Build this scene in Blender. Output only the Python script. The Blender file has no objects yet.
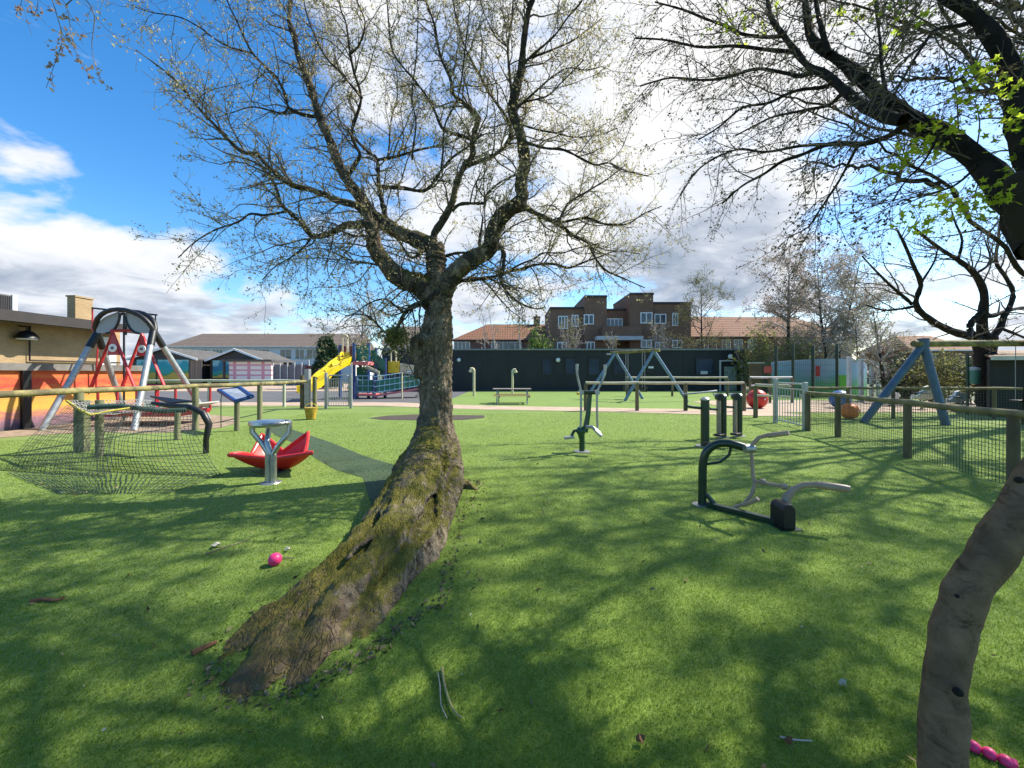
import bpy, math, random
import numpy as np
from mathutils import Vector, Matrix
random.seed(7); RNG = np.random.default_rng(11)
SC = bpy.context.scene
COL = SC.collection
F, CX, HOR, EYE = 390.0, 512.0, 373.0, 1.55
R = math.radians

def P(px, py, d): return Vector(((px-CX)/F*d, d, EYE+(HOR-py)/F*d))
def G(px, py):
    d = F*EYE/(py-HOR); return Vector(((px-CX)/F*d, d, 0.0))

# ------------------------------------------------------------------ materials
def nodes(name):
    m = bpy.data.materials.new(name); m.use_nodes = True
    nt = m.node_tree; return m, nt, nt.nodes['Principled BSDF']
def N(nt, t, **kw):
    n = nt.nodes.new(t)
    for k, v in kw.items():
        if k in n.inputs: n.inputs[k].default_value = v
        else: setattr(n, k, v)
    return n
def coords(nt, kind='pos', scale=(1, 1, 1)):
    if kind == 'pos': s = N(nt, 'ShaderNodeNewGeometry').outputs['Position']
    else: s = N(nt, 'ShaderNodeTexCoord').outputs['Object']
    if tuple(scale) != (1, 1, 1):
        mp = N(nt, 'ShaderNodeMapping'); mp.inputs['Scale'].default_value = scale
        nt.links.new(s, mp.inputs[0]); s = mp.outputs[0]
    return s
def noise(nt, vec, scale, detail=4, rough=.55, dist=0):
    n = N(nt, 'ShaderNodeTexNoise'); n.inputs['Scale'].default_value = scale
    n.inputs['Detail'].default_value = detail; n.inputs['Roughness'].default_value = rough
    n.inputs['Distortion'].default_value = dist
    nt.links.new(vec, n.inputs['Vector']); return n.outputs['Fac']
def ramp(nt, fac, stops, interp='LINEAR'):
    r = N(nt, 'ShaderNodeValToRGB'); e = r.color_ramp; e.interpolation = interp
    while len(e.elements) < len(stops): e.elements.new(.5)
    for el, (p, c) in zip(e.elements, stops):
        el.position = p; el.color = (*c, 1) if len(c) == 3 else c
    nt.links.new(fac, r.inputs[0]); return r.outputs[0]
def mixc(nt, fac, a, b):
    m = N(nt, 'ShaderNodeMix', data_type='RGBA')
    for sock, v in ((m.inputs[0], fac), (m.inputs[6], a), (m.inputs[7], b)):
        if isinstance(v, (int, float)): sock.default_value = v
        elif isinstance(v, tuple): sock.default_value = (*v, 1)
        else: nt.links.new(v, sock)
    return m.outputs[2]
def math_(nt, op, a, b=None, clamp=False):
    m = N(nt, 'ShaderNodeMath', operation=op, use_clamp=clamp)
    for i, v in enumerate((a, b)):
        if v is None: continue
        if isinstance(v, (int, float)): m.inputs[i].default_value = v
        else: nt.links.new(v, m.inputs[i])
    return m.outputs[0]
def bump(nt, bsdf, h, strength=.4, dist=.02):
    b = N(nt, 'ShaderNodeBump'); b.inputs['Strength'].default_value = strength
    b.inputs['Distance'].default_value = dist
    nt.links.new(h, b.inputs['Height']); nt.links.new(b.outputs[0], bsdf.inputs['Normal'])

def mat(name, c1, c2=None, scale=6, rough=.6, metal=0., bmp=0., bscale=40, stretch=(1, 1, 1), lo=.35, hi=.65, spec=.5, coord='pos', dirt=0):
    m, nt, b = nodes(name)
    v = coords(nt, coord, stretch)
    c2 = c2 or tuple(x*.82 for x in c1)
    n = noise(nt, v, scale, 5)
    col = ramp(nt, n, [(lo, c2), (hi, c1)])
    if dirt:
        n2 = noise(nt, v, scale*3.7, 6, .7)
        col = mixc(nt, ramp(nt, n2, [(.5, (0, 0, 0)), (.75, (dirt,)*3)]), col, tuple(x*.35+.01 for x in c1))
    nt.links.new(col, b.inputs['Base Color'])
    b.inputs['Roughness'].default_value = rough; b.inputs['Metallic'].default_value = metal
    b.inputs['Specular IOR Level'].default_value = spec
    nr = noise(nt, v, scale*2.3, 3)
    rr = math_(nt, 'ADD', math_(nt, 'MULTIPLY', nr, .25), rough-.12, True)
    nt.links.new(rr, b.inputs['Roughness'])
    if bmp: bump(nt, b, noise(nt, v, bscale, 5), bmp, .01)
    return m

def patch(nt, col):
    pos = coords(nt)
    n = noise(nt, pos, .8, 4, .6, .4); n2 = noise(nt, coords(nt, 'pos', (1, .6, 1)), 4.5, 4, .65)
    k = math_(nt, 'ADD', math_(nt, 'MULTIPLY', n, .8), math_(nt, 'MULTIPLY', n2, .5))
    return mixc(nt, ramp(nt, k, [(.42, (.30,)*3), (.62, (.08,)*3), (.85, (0, 0, 0))]), col, (.045, .085, .018))
def leafmat(name, cols, trans=.45, patchy=False):
    m, nt, b = nodes(name)
    g = N(nt, 'ShaderNodeNewGeometry')
    k = len(cols)
    col = ramp(nt, g.outputs['Random Per Island'], [(i/max(k-1, 1), c) for i, c in enumerate(cols)])
    if patchy: col = patch(nt, col)
    nt.links.new(col, b.inputs['Base Color']); b.inputs['Roughness'].default_value = .55
    b.inputs['Specular IOR Level'].default_value = .25
    t = N(nt, 'ShaderNodeBsdfTranslucent'); nt.links.new(col, t.inputs[0])
    mx = N(nt, 'ShaderNodeMixShader'); mx.inputs[0].default_value = trans
    nt.links.new(b.outputs[0], mx.inputs[1]); nt.links.new(t.outputs[0], mx.inputs[2])
    nt.links.new(mx.outputs[0], nt.nodes['Material Output'].inputs[0])
    return m

def brickmat(name, c1, c2, mortar, scale=1.0, bw=.22, bh=.075, axis='x'):
    m, nt, b = nodes(name)
    pos = coords(nt)
    sp = N(nt, 'ShaderNodeSeparateXYZ'); nt.links.new(pos, sp.inputs[0])
    cb = N(nt, 'ShaderNodeCombineXYZ')
    h = math_(nt, 'ADD', sp.outputs[0], sp.outputs[1])
    nt.links.new(h, cb.inputs[0]); nt.links.new(sp.outputs[2], cb.inputs[1])
    br = N(nt, 'ShaderNodeTexBrick')
    br.inputs['Scale'].default_value = scale; br.inputs['Brick Width'].default_value = bw
    br.inputs['Row Height'].default_value = bh; br.inputs['Mortar Size'].default_value = .009
    for k, c in (('Color1', c1), ('Color2', c2), ('Mortar', mortar)): br.inputs[k].default_value = (*c, 1)
    nt.links.new(cb.outputs[0], br.inputs['Vector'])
    n = noise(nt, pos, .9, 5)
    col = mixc(nt, ramp(nt, n, [(.35, (0, 0, 0)), (.75, (.55,)*3)]), br.outputs[0], tuple(x*.55 for x in c1))
    nt.links.new(col, b.inputs['Base Color']); b.inputs['Roughness'].default_value = .9
    bump(nt, b, br.outputs['Fac'], -.3, .01)
    return m

def tilemat(name, c1, c2, along='y', pitch=.34):
    m, nt, b = nodes(name)
    pos = coords(nt)
    w = N(nt, 'ShaderNodeTexWave', bands_direction='Z'); w.inputs['Scale'].default_value = 1.1
    w.inputs['Distortion'].default_value = .3
    nt.links.new(pos, w.inputs[0])
    w2 = N(nt, 'ShaderNodeTexWave', bands_direction='X'); w2.inputs['Scale'].default_value = 1.0
    w2.inputs['Distortion'].default_value = .2
    nt.links.new(pos, w2.inputs[0])
    v = N(nt, 'ShaderNodeTexVoronoi'); v.inputs['Scale'].default_value = 2.6; nt.links.new(pos, v.inputs[0])
    col = mixc(nt, noise(nt, pos, .5, 6, .65), c1, c2)
    col = mixc(nt, math_(nt, 'MULTIPLY', v.outputs['Color'], .35), col, tuple(x*.5 for x in c1))
    nt.links.new(col, b.inputs['Base Color']); b.inputs['Roughness'].default_value = .85
    h = math_(nt, 'ADD', w.outputs['Fac'], math_(nt, 'MULTIPLY', w2.outputs['Fac'], .4))
    bump(nt, b, h, .7, .06)
    return m

def glassmat(name, c=(.03, .04, .05), rough=.08):
    m, nt, b = nodes(name)
    n = noise(nt, coords(nt), .8, 3)
    nt.links.new(ramp(nt, n, [(.3, c), (.7, tuple(min(1, x*2.2+.01) for x in c))]), b.inputs['Base Color'])
    b.inputs['Roughness'].default_value = rough; b.inputs['Specular IOR Level'].default_value = .7 if rough < .2 else .25
    return m

# turf
def turfmat(name, a, b_, c, big=.35, bmp=.5):
    m, nt, b = nodes(name)
    pos = coords(nt)
    n1 = noise(nt, pos, .55, 5, .6); n2 = noise(nt, coords(nt, 'pos', (1, .45, 1)), 9, 4, .6); n3 = noise(nt, pos, 90, 3, .7)
    col = ramp(nt, n1, [(.3, a), (.55, b_), (.75, c)])
    col = mixc(nt, math_(nt, 'MULTIPLY', n2, .5), col, tuple(x*.62 for x in b_))
    col = mixc(nt, ramp(nt, n3, [(.35, (.6,)*3), (.65, (0, 0, 0))]), col, tuple(x*.5 for x in b_))
    col = patch(nt, col)
    nt.links.new(col, b.inputs['Base Color']); b.inputs['Roughness'].default_value = .8
    b.inputs['Specular IOR Level'].default_value = .15
    b.inputs['Sheen Weight'].default_value = .15
    h = math_(nt, 'ADD', math_(nt, 'MULTIPLY', n2, .7), n3)
    bump(nt, b, h, bmp, .03)
    return m

TA, TB, TC = (.157, .244, .022), (.19, .285, .03), (.228, .318, .045)
m_turf = turfmat('turf', TA, TB, TC)
m_turf_far = turfmat('turf_far', (.17, .272, .028), (.195, .30, .034), (.22, .322, .046))
m_turf_dark = turfmat('turf_dark', (.027, .060, .013), (.031, .066, .014), (.036, .072, .016), bmp=.25)
m_ground = mat('dull_ground', (.10, .115, .06), (.07, .09, .04), .2, .95, bmp=.3)
m_asphalt = mat('asphalt', (.105, .105, .11), (.075, .075, .08), .7, .9, bmp=.4, bscale=80, dirt=.3)
m_path = mat('buff_path', (.42, .32, .235), (.33, .25, .18), 1.2, .95, bmp=.35, bscale=60, dirt=.4)
m_bark_chip = mat('bark_chips', (.065, .05, .035), (.035, .028, .022), 14, .95, bmp=.8, bscale=45)
m_chip2 = mat('pit_chips', (.33, .25, .17), (.19, .135, .09), 5, .95, bmp=.8, bscale=40, dirt=.5)

def barkmat(name, c1, c2, moss=None, mossamt=.5, zs=.3, scale=14, bmp=.8, soil=False):
    m, nt, b = nodes(name)
    v = coords(nt, 'pos', (1, 1, zs)); pos = coords(nt)
    n = noise(nt, v, scale, 9, .74, .5)
    n2 = noise(nt, pos, 2.2, 5, .6)
    col = ramp(nt, n, [(.34, tuple(x*.3 for x in c2)), (.47, c2), (.62, c1)])
    if soil:
        cv = coords(nt, 'pos', (1, .38, .25))
        nv_ = N(nt, 'ShaderNodeTexNoise'); nv_.inputs['Scale'].default_value = 9; nv_.inputs['Detail'].default_value = 4; nt.links.new(cv, nv_.inputs['Vector'])
        vm = N(nt, 'ShaderNodeVectorMath', operation='MULTIPLY_ADD'); nt.links.new(nv_.outputs['Color'], vm.inputs[0]); vm.inputs[1].default_value = (.09,)*3; nt.links.new(cv, vm.inputs[2])
        vo = N(nt, 'ShaderNodeTexVoronoi', feature='DISTANCE_TO_EDGE'); vo.inputs['Scale'].default_value = 40; nt.links.new(vm.outputs[0], vo.inputs['Vector'])
        crack = ramp(nt, vo.outputs['Distance'], [(.0, (1, 1, 1)), (.16, (0, 0, 0))])
        crack = math_(nt, 'MULTIPLY', crack, ramp(nt, noise(nt, pos, 4, 4, .6), [(.38, (.1,)*3), (.62, (1, 1, 1))]))
        col = mixc(nt, math_(nt, 'MULTIPLY', crack, .55), col, tuple(x*.22 for x in c2))
    big = noise(nt, pos, 3.1, 5, .65)
    col = mixc(nt, ramp(nt, big, [(.45, (0, 0, 0)), (.62, (.75,)*3)]), col, tuple(x*.6 for x in c2))
    if moss:
        sp = N(nt, 'ShaderNodeSeparateXYZ'); nt.links.new(N(nt, 'ShaderNodeNewGeometry').outputs['Normal'], sp.inputs[0])
        up = math_(nt, 'MULTIPLY', math_(nt, 'ADD', sp.outputs[2], .25), .38)
        k = math_(nt, 'ADD', math_(nt, 'ADD', n2, up), mossamt-.55)
        fine = noise(nt, pos, 38, 4, .7)
        k = math_(nt, 'ADD', k, math_(nt, 'MULTIPLY', math_(nt, 'SUBTRACT', fine, .5), .5))
        fac = ramp(nt, k, [(.5, (0, 0, 0)), (.68, (.9,)*3)])
        mc = mixc(nt, noise(nt, pos, 5, 5), moss, tuple(x*.45 for x in moss))
        col = mixc(nt, fac, col, mc)
    if soil:
        sy = N(nt, 'ShaderNodeSeparateXYZ'); nt.links.new(pos, sy.inputs[0])
        ky = math_(nt, 'ADD', math_(nt, 'MULTIPLY', math_(nt, 'SUBTRACT', 3.0, sy.outputs[1]), .45), math_(nt, 'SUBTRACT', noise(nt, pos, 6, 6, .7), .5))
        col = mixc(nt, ramp(nt, ky, [(.15, (0, 0, 0)), (.55, (.75,)*3)]), col, mixc(nt, noise(nt, pos, 26, 6, .75), (.20, .135, .085), (.05, .035, .022)))
    nt.links.new(col, b.inputs['Base Color']); b.inputs['Roughness'].default_value = .92
    b.inputs['Specular IOR Level'].default_value = .2
    h = math_(nt, 'ADD', n, math_(nt, 'MULTIPLY', noise(nt, pos, 45, 5, .7), .4))
    if soil: h = math_(nt, 'SUBTRACT', h, math_(nt, 'MULTIPLY', crack, .55))
    bump(nt, b, h, bmp, .035)
    return m
m_bark_main = barkmat('mossy_bark', (.38, .31, .225), (.19, .148, .10), (.20, .19, .022), .28, zs=.42, scale=19, bmp=1.0, soil=True)
m_bark_limb = barkmat('limb_bark', (.095, .08, .062), (.05, .042, .034), (.15, .14, .03), .28, zs=1)
m_bark_smooth = barkmat('smooth_bark', (.235, .155, .09), (.175, .115, .066), None, 0, zs=1.3, scale=11, bmp=.5)
nt_ = m_bark_smooth.node_tree; b_ = nt_.nodes['Principled BSDF']; sk_ = b_.inputs['Base Color'].links[0].from_socket      # rougher, darker bark higher up
sz_ = N(nt_, 'ShaderNodeSeparateXYZ'); nt_.links.new(coords(nt_), sz_.inputs[0])
kz_ = math_(nt_, 'ADD', sz_.outputs[2], math_(nt_, 'MULTIPLY', noise(nt_, coords(nt_), 7, 5, .7), .7))
kr_ = N(nt_, 'ShaderNodeMapRange'); nt_.links.new(kz_, kr_.inputs[0]); kr_.inputs[1].default_value = 1.75; kr_.inputs[2].default_value = 2.5
nt_.links.new(mixc(nt_, kr_.outputs[0], sk_, (.032, .026, .021)), b_.inputs['Base Color'])
m_bark_dark = barkmat('dark_bark', (.040, .033, .026), (.024, .020, .017), None, 0, zs=1, scale=12)
m_twig = mat('twigs', (.15, .12, .095), (.09, .075, .06), 3, .9)
m_twig_pale = mat('pale_twigs', (.46, .40, .35), (.32, .27, .23), 3, .9)
m_birch = mat('birch_bark', (.5, .48, .44), (.22, .2, .18), 6, .8, stretch=(1, 1, 3))
m_leaf_bud = leafmat('bud_leaves', [(.22, .21, .09), (.40, .38, .15), (.50, .47, .24), (.30, .22, .15), (.56, .52, .34)], .55)
m_leaf_fine = leafmat('fine_buds', [(.085, .06, .055), (.12, .09, .06), (.14, .14, .05), (.075, .055, .05), (.12, .10, .07)], .3)
m_leaf_lime = leafmat('lime_leaves', [(.34, .46, .03), (.45, .56, .045), (.52, .62, .07), (.28, .40, .03)], .75)
m_leaf_olive = leafmat('olive_leaves', [(.12, .14, .04), (.18, .19, .06), (.22, .22, .08), (.15, .13, .06)])
m_leaf_green = leafmat('green_leaves', [(.06, .12, .02), (.10, .18, .03), (.14, .22, .05)])
m_leaf_dark = leafmat('dark_needles', [(.02, .045, .018), (.035, .07, .025), (.045, .08, .03)], .15)
m_leaf_blossom = leafmat('blossom', [(.62, .56, .52), (.5, .44, .38), (.2, .19, .07), (.68, .63, .6), (.17, .16, .07)], .4)
m_leaf_red = leafmat('red_buds', [(.34, .24, .20), (.26, .18, .14), (.30, .27, .15)], .45)
m_blade = leafmat('turf_blades', [(.168, .272, .020), (.238, .358, .032), (.298, .417, .054), (.41, .51, .12), (.21, .33, .027), (.36, .47, .092)], .45, patchy=True)

m_rail = mat('lichen_wood', (.25, .215, .10), (.12, .10, .055), 4, .88, bmp=.5, bscale=30, dirt=.4)
m_rail_y = mat('yellow_lichen_wood', (.27, .235, .09), (.11, .092, .045), 3.2, .88, bmp=.6, bscale=30, dirt=.75, lo=.42, hi=.6)
m_rail_c = mat('sunbleached_rail', (.52, .47, .36), (.40, .35, .25), 3, .85, bmp=.3)
m_rail_g = mat('pale_green_rail', (.48, .52, .40), (.38, .40, .28), 3, .85, bmp=.3)
m_post = mat('weathered_post', (.17, .14, .07), (.085, .07, .045), 5, .9, bmp=.6, bscale=30, stretch=(1, 1, .3), dirt=.4)
m_post_g = mat('mossy_post', (.20, .20, .10), (.12, .12, .07), 5, .9, bmp=.5, bscale=30, stretch=(1, 1, .3))
m_wire = mat('green_wire', (.035, .065, .04), None, 5, .5)
m_net = mat('net_rope', (.055, .075, .06), (.03, .045, .04), 8, .9)
m_net_teal = mat('teal_rope', (.025, .065, .05), (.015, .04, .035), 8, .9)
m_net_yellow = mat('yellow_rope', (.55, .46, .05), (.35, .3, .05), 8, .8)
m_net_pale = mat('pale_rope', (.42, .41, .38), (.25, .25, .24), 8, .9)
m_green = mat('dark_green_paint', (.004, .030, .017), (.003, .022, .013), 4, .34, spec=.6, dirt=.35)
m_green_bright = mat('green_paint', (.006, .068, .030), (.005, .052, .023), 4, .32, spec=.6)  # brighter green for the cross trainer body
m_black = mat('black_plastic', (.006, .0065, .0075), (.010, .0105, .0115), 6, .45)
m_steel = mat('grey_steel', (.42, .43, .44), (.32, .33, .34), 5, .38, .75)
m_chrome = mat('bright_steel', (.50, .51, .50), (.36, .37, .36), 7, .36, .85, dirt=.3)
m_galv = mat('galvanised', (.40, .42, .42), (.30, .32, .32), 9, .5, .55)
m_tan = mat('greige_paint', (.37, .275, .195), (.29, .21, .15), 6, .42, dirt=.3)
m_red = mat('red_plastic', (.58, .022, .018), (.44, .018, .015), 3, .36, spec=.5, dirt=.22)
m_red_frame = mat('red_paint', (.45, .022, .03), (.35, .02, .025), 3, .4)
m_pink = mat('pink_rubber', (.80, .035, .19), (.70, .03, .16), 5, .45)
m_yellow = mat('yellow_plastic', (.75, .56, .012), (.66, .48, .012), 2, .4)
m_ochre = mat('ochre_plastic', (.50, .33, .03), (.30, .19, .03), 6, .6)
m_blue = mat('blue_paint', (.018, .06, .22), (.014, .05, .18), 3, .4)
m_navy = mat('navy_paint', (.018, .045, .14), (.014, .035, .11), 3, .4)
m_lblue = mat('pale_blue_paint', (.22, .40, .52), (.18, .33, .44), 3, .45)
m_sblue = mat('steel_blue_paint', (.155, .25, .36), (.11, .18, .27), 4, .5, dirt=.25)
m_dblue = mat('dull_blue_paint', (.055, .11, .185), (.04, .08, .14), 4, .5, dirt=.25)
m_teal = mat('teal_panel', (.008, .15, .10), (.007, .12, .08), 2, .45)
m_cream = mat('cream_paint', (.66, .58, .36), (.56, .48, .30), 4, .5)
m_white = mat('white_paint', (.78, .78, .76), (.66, .66, .64), 2, .5)
m_offwhite = mat('grey_white_paint', (.52, .53, .52), (.42, .43, .42), 3, .6)
m_pinkdeck = mat('pink_deck', (.62, .17, .17), (.5, .13, .13), 3, .7)
m_brown_panel = mat('red_brown_panel', (.22, .06, .04), (.15, .04, .03), 4, .7)
m_clad = mat('dark_cladding', (.011, .0155, .0165), (.008, .012, .013), .8, .6, stretch=(1, 1, .2))
m_clad_trim = mat('pale_trim', (.20, .22, .22), None, 3, .5)
m_orange = mat('orange_ball', (.85, .19, .015), (.72, .15, .015), 4, .5)
m_blueball = mat('blue_ball', (.02, .12, .38), (.015, .09, .3), 4, .4)
m_glass = glassmat('window_glass')
m_glass_blue = glassmat('tinted_glass', (.006, .017, .034), .25)
m_lamp = mat('lamp_diffuser', (.72, .74, .72), None, 4, .4)
m_brick_buff = brickmat('buff_brick', (.42, .28, .13), (.34, .22, .10), (.38, .31, .22))
m_brick_brown = brickmat('brown_brick', (.22, .112, .062), (.16, .08, .046), (.24, .18, .13))
m_brick_red = brickmat('red_brick', (.20, .085, .055), (.15, .065, .045), (.2, .16, .13))
m_render_white = mat('white_render', (.70, .70, .68), (.58, .58, .57), .5, .9)
m_tile_orange = tilemat('orange_tiles', (.225, .085, .036), (.15, .068, .034))
m_tile_brown = tilemat('brown_tiles', (.17, .125, .095), (.12, .09, .07))
m_roofgrey = mat('grey_felt', (.10, .095, .09), (.07, .066, .062), 1.5, .9)
m_fascia = mat('dark_fascia', (.035, .03, .028), None, 2, .6)
m_shed = mat('dark_timber', (.022, .023, .021), (.014, .015, .014), 1.2, .85, stretch=(1, 1, .15), bmp=.3)
m_wood = mat('brown_boards', (.22, .13, .06), (.15, .085, .04), 2, .85, stretch=(.2, 1, 1))
m_redfence = mat('maroon_boards', (.11, .03, .03), (.07, .02, .02), 3, .8, stretch=(4, 1, .2))
m_tabletop = mat('grey_tabletop', (.27, .25, .22), (.2, .18, .16), 4, .8)
m_tablewood = mat('bench_wood', (.40, .25, .11), (.3, .18, .08), 4, .8)
m_deadleaf = mat('dead_leaf', (.19, .085, .035), (.12, .055, .025), 30, .9)
m_stick = mat('green_stick', (.30, .27, .10), (.2, .17, .08), 20, .8)
m_petal = mat('pale_petal', (.45, .42, .34), None, 30, .8)
m_meshgrey = mat('grey_mesh', (.17, .17, .18), (.12, .12, .13), 6, .8)

def muralwall():
    m, nt, b = nodes('sunset_mural')
    pos = coords(nt); sp = N(nt, 'ShaderNodeSeparateXYZ'); nt.links.new(pos, sp.inputs[0])
    n = noise(nt, coords(nt, 'pos', (1, 1, 2.2)), 1.7, 6, .7, .8)
    h = math_(nt, 'ADD', math_(nt, 'MULTIPLY', sp.outputs[2], .53), math_(nt, 'MULTIPLY', math_(nt, 'SUBTRACT', n, .5), .5))
    col = ramp(nt, h, [(.0, (.10, .07, .09)), (.12, (.24, .12, .16)), (.22, (.42, .17, .10)), (.32, (.56, .33, .05)),
                       (.52, (.55, .22, .05)), (.66, (.50, .055, .03)), (.80, (.58, .15, .035)), (.95, (.52, .07, .03))])
    nt.links.new(col, b.inputs['Base Color']); b.inputs['Roughness'].default_value = .75
    bump(nt, b, noise(nt, pos, 20, 4), .3, .01)
    return m
def landscapemural(name, sky=(.02, .27, .33), hills=(.05, .22, .10), sand=(.48, .33, .05), zs=.3, off=0.):
    m, nt, b = nodes(name)
    pos = coords(nt); sp = N(nt, 'ShaderNodeSeparateXYZ'); nt.links.new(pos, sp.inputs[0])
    n = noise(nt, pos, .42, 3, .5, .6)
    h = math_(nt, 'ADD', math_(nt, 'MULTIPLY', sp.outputs[2], zs), math_(nt, 'MULTIPLY', math_(nt, 'SUBTRACT', n, .5), .9))
    col = ramp(nt, h, [(.18, sand), (.36, sand), (.42, hills), (.55, (.03, .30, .26)), (.64, sky), (.8, sky), (.9, (.22, .46, .50))])
    nt.links.new(col, b.inputs['Base Color']); b.inputs['Roughness'].default_value = .7
    return m
m_mural = muralwall()
m_mural2 = landscapemural('landscape_mural')
m_mural3 = landscapemural('garden_mural', (.02, .17, .26), (.04, .24, .12), (.5, .34, .06))
def stripemat():
    m, nt, b = nodes('pink_stripes')
    pos = coords(nt); sp = N(nt, 'ShaderNodeSeparateXYZ'); nt.links.new(pos, sp.inputs[0])
    def band(sock, per, w, off):
        t = math_(nt, 'FRACT', math_(nt, 'ADD', math_(nt, 'DIVIDE', sock, per), off))
        return math_(nt, 'LESS_THAN', t, w)
    a = band(sp.outputs[2], .62, .32, .1); c = band(sp.outputs[0], 1.75, .22, .62)
    k = math_(nt, 'MULTIPLY', math_(nt, 'MAXIMUM', a, c), .8)
    col = mixc(nt, k, (.72, .68, .64), (.55, .17, .25))
    nt.links.new(col, b.inputs['Base Color']); b.inputs['Roughness'].default_value = .7
    return m
m_stripes = stripemat()
def courtmat():
    m, nt, b = nodes('court_mural')
    pos = coords(nt); n = noise(nt, coords(nt, 'pos', (.5, 1, 1)), .55, 4, .55, .5)
    sp = N(nt, 'ShaderNodeSeparateXYZ'); nt.links.new(pos, sp.inputs[0])
    h = math_(nt, 'ADD', math_(nt, 'MULTIPLY', sp.outputs[2], .36), math_(nt, 'MULTIPLY', math_(nt, 'SUBTRACT', n, .5), .6))
    col = ramp(nt, h, [(.15, (.10, .30, .07)), (.34, (.14, .33, .20)), (.45, (.19, .33, .34)), (.62, (.24, .34, .44)), (.9, (.30, .37, .43))])
    nt.links.new(col, b.inputs['Base Color']); b.inputs['Roughness'].default_value = .7
    return m
m_court = courtmat()

# ------------------------------------------------------------------ mesh builders
class MB:
    def __init__(s): s.v = []; s.f = []
    def add(s, vs, fs):
        o = len(s.v); s.v += [tuple(v) for v in vs]; s.f += [tuple(i+o for i in f) for f in fs]; return s
    def bx(s, x0, x1, y0, y1, z0, z1):
        return s.add([(x0, y0, z0), (x1, y0, z0), (x1, y1, z0), (x0, y1, z0), (x0, y0, z1), (x1, y0, z1), (x1, y1, z1), (x0, y1, z1)],
                     [(0, 3, 2, 1), (4, 5, 6, 7), (0, 1, 5, 4), (1, 2, 6, 5), (2, 3, 7, 6), (3, 0, 4, 7)])
    def bar(s, a, b, w, h, up=(0, 0, 1)):
        a, b = Vector(a), Vector(b); t = (b-a).normalized(); u = Vector(up)
        if abs(t.dot(u)) > .95: u = Vector((0, 1, 0))
        sd = t.cross(u).normalized()*w/2; uu = sd.cross(t).normalized()*h/2
        return s.add([a-sd-uu, a+sd-uu, a+sd+uu, a-sd+uu, b-sd-uu, b+sd-uu, b+sd+uu, b-sd+uu],
                     [(0, 1, 2, 3), (7, 6, 5, 4), (0, 4, 5, 1), (1, 5, 6, 2), (2, 6, 7, 3), (3, 7, 4, 0)])
    def tube(s, pts, r, k=8, cap=True, closed=False):
        pts = [Vector(p) for p in pts]; n = len(pts)
        rs = r if isinstance(r, (list, tuple)) else [r]*n
        tg = []
        for i in range(n):
            if closed: t = pts[(i+1) % n]-pts[i-1]
            else: t = pts[min(i+1, n-1)]-pts[max(i-1, 0)]
            tg.append(t.normalized())
        u = tg[0].orthogonal().normalized(); vs = []; fs = []
        for i in range(n):
            u = (u-tg[i]*u.dot(tg[i])).normalized(); w = tg[i].cross(u)
            for j in range(k):
                a = 2*math.pi*j/k
                vs.append(pts[i]+(u*math.cos(a)+w*math.sin(a))*rs[i])
        m = n if closed else n-1
        for i in range(m):
            i2 = (i+1) % n
            for j in range(k):
                j2 = (j+1) % k
                fs.append((i*k+j, i*k+j2, i2*k+j2, i2*k+j))
        if cap and not closed:
            fs.append(tuple(reversed(range(k)))); fs.append(tuple((n-1)*k+j for j in range(k)))
        return s.add(vs, fs)
    def lathe(s, c, prof, k=20, axis='z'):
        c = Vector(c); vs = []; fs = []
        for (r, z) in prof:
            for j in range(k):
                a = 2*math.pi*j/k
                if axis == 'z': vs.append(c+Vector((r*math.cos(a), r*math.sin(a), z)))
                elif axis == 'y': vs.append(c+Vector((r*math.cos(a), z, r*math.sin(a))))
                else: vs.append(c+Vector((z, r*math.cos(a), r*math.sin(a))))
        for i in range(len(prof)-1):
            for j in range(k):
                j2 = (j+1) % k; fs.append((i*k+j, i*k+j2, (i+1)*k+j2, (i+1)*k+j))
        fs.append(tuple(reversed(range(k)))); fs.append(tuple((len(prof)-1)*k+j for j in range(k)))
        return s.add(vs, fs)
    def ball(s, c, r, k=20, sq=1.0):
        n = 12
        return s.lathe(c, [(max(r*math.sin(math.pi*i/n), r*.01), -r*sq*math.cos(math.pi*i/n)) for i in range(n+1)], k)
    def prism(s, poly, off):
        off = Vector(off); n = len(poly)
        a = [Vector(p) for p in poly]; b = [p+off for p in a]
        return s.add(a+b, [tuple(reversed(range(n))), tuple(range(n, 2*n))]+[(i, (i+1) % n, n+(i+1) % n, n+i) for i in range(n)])
    def poly(s, pts): return s.add(pts, [tuple(range(len(pts)))])
    def build(s, name, m, parent=None, loc=None, bevel=0, smooth=True, **tags):
        o = link(name, np.array(s.v, dtype=np.float64), s.f, m, parent, loc, smooth)
        if bevel:
            md = o.modifiers.new('bevel', 'BEVEL'); md.width = bevel; md.segments = 2; md.limit_method = 'ANGLE'
        for k, v in tags.items(): o[k] = v
        return o

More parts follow.
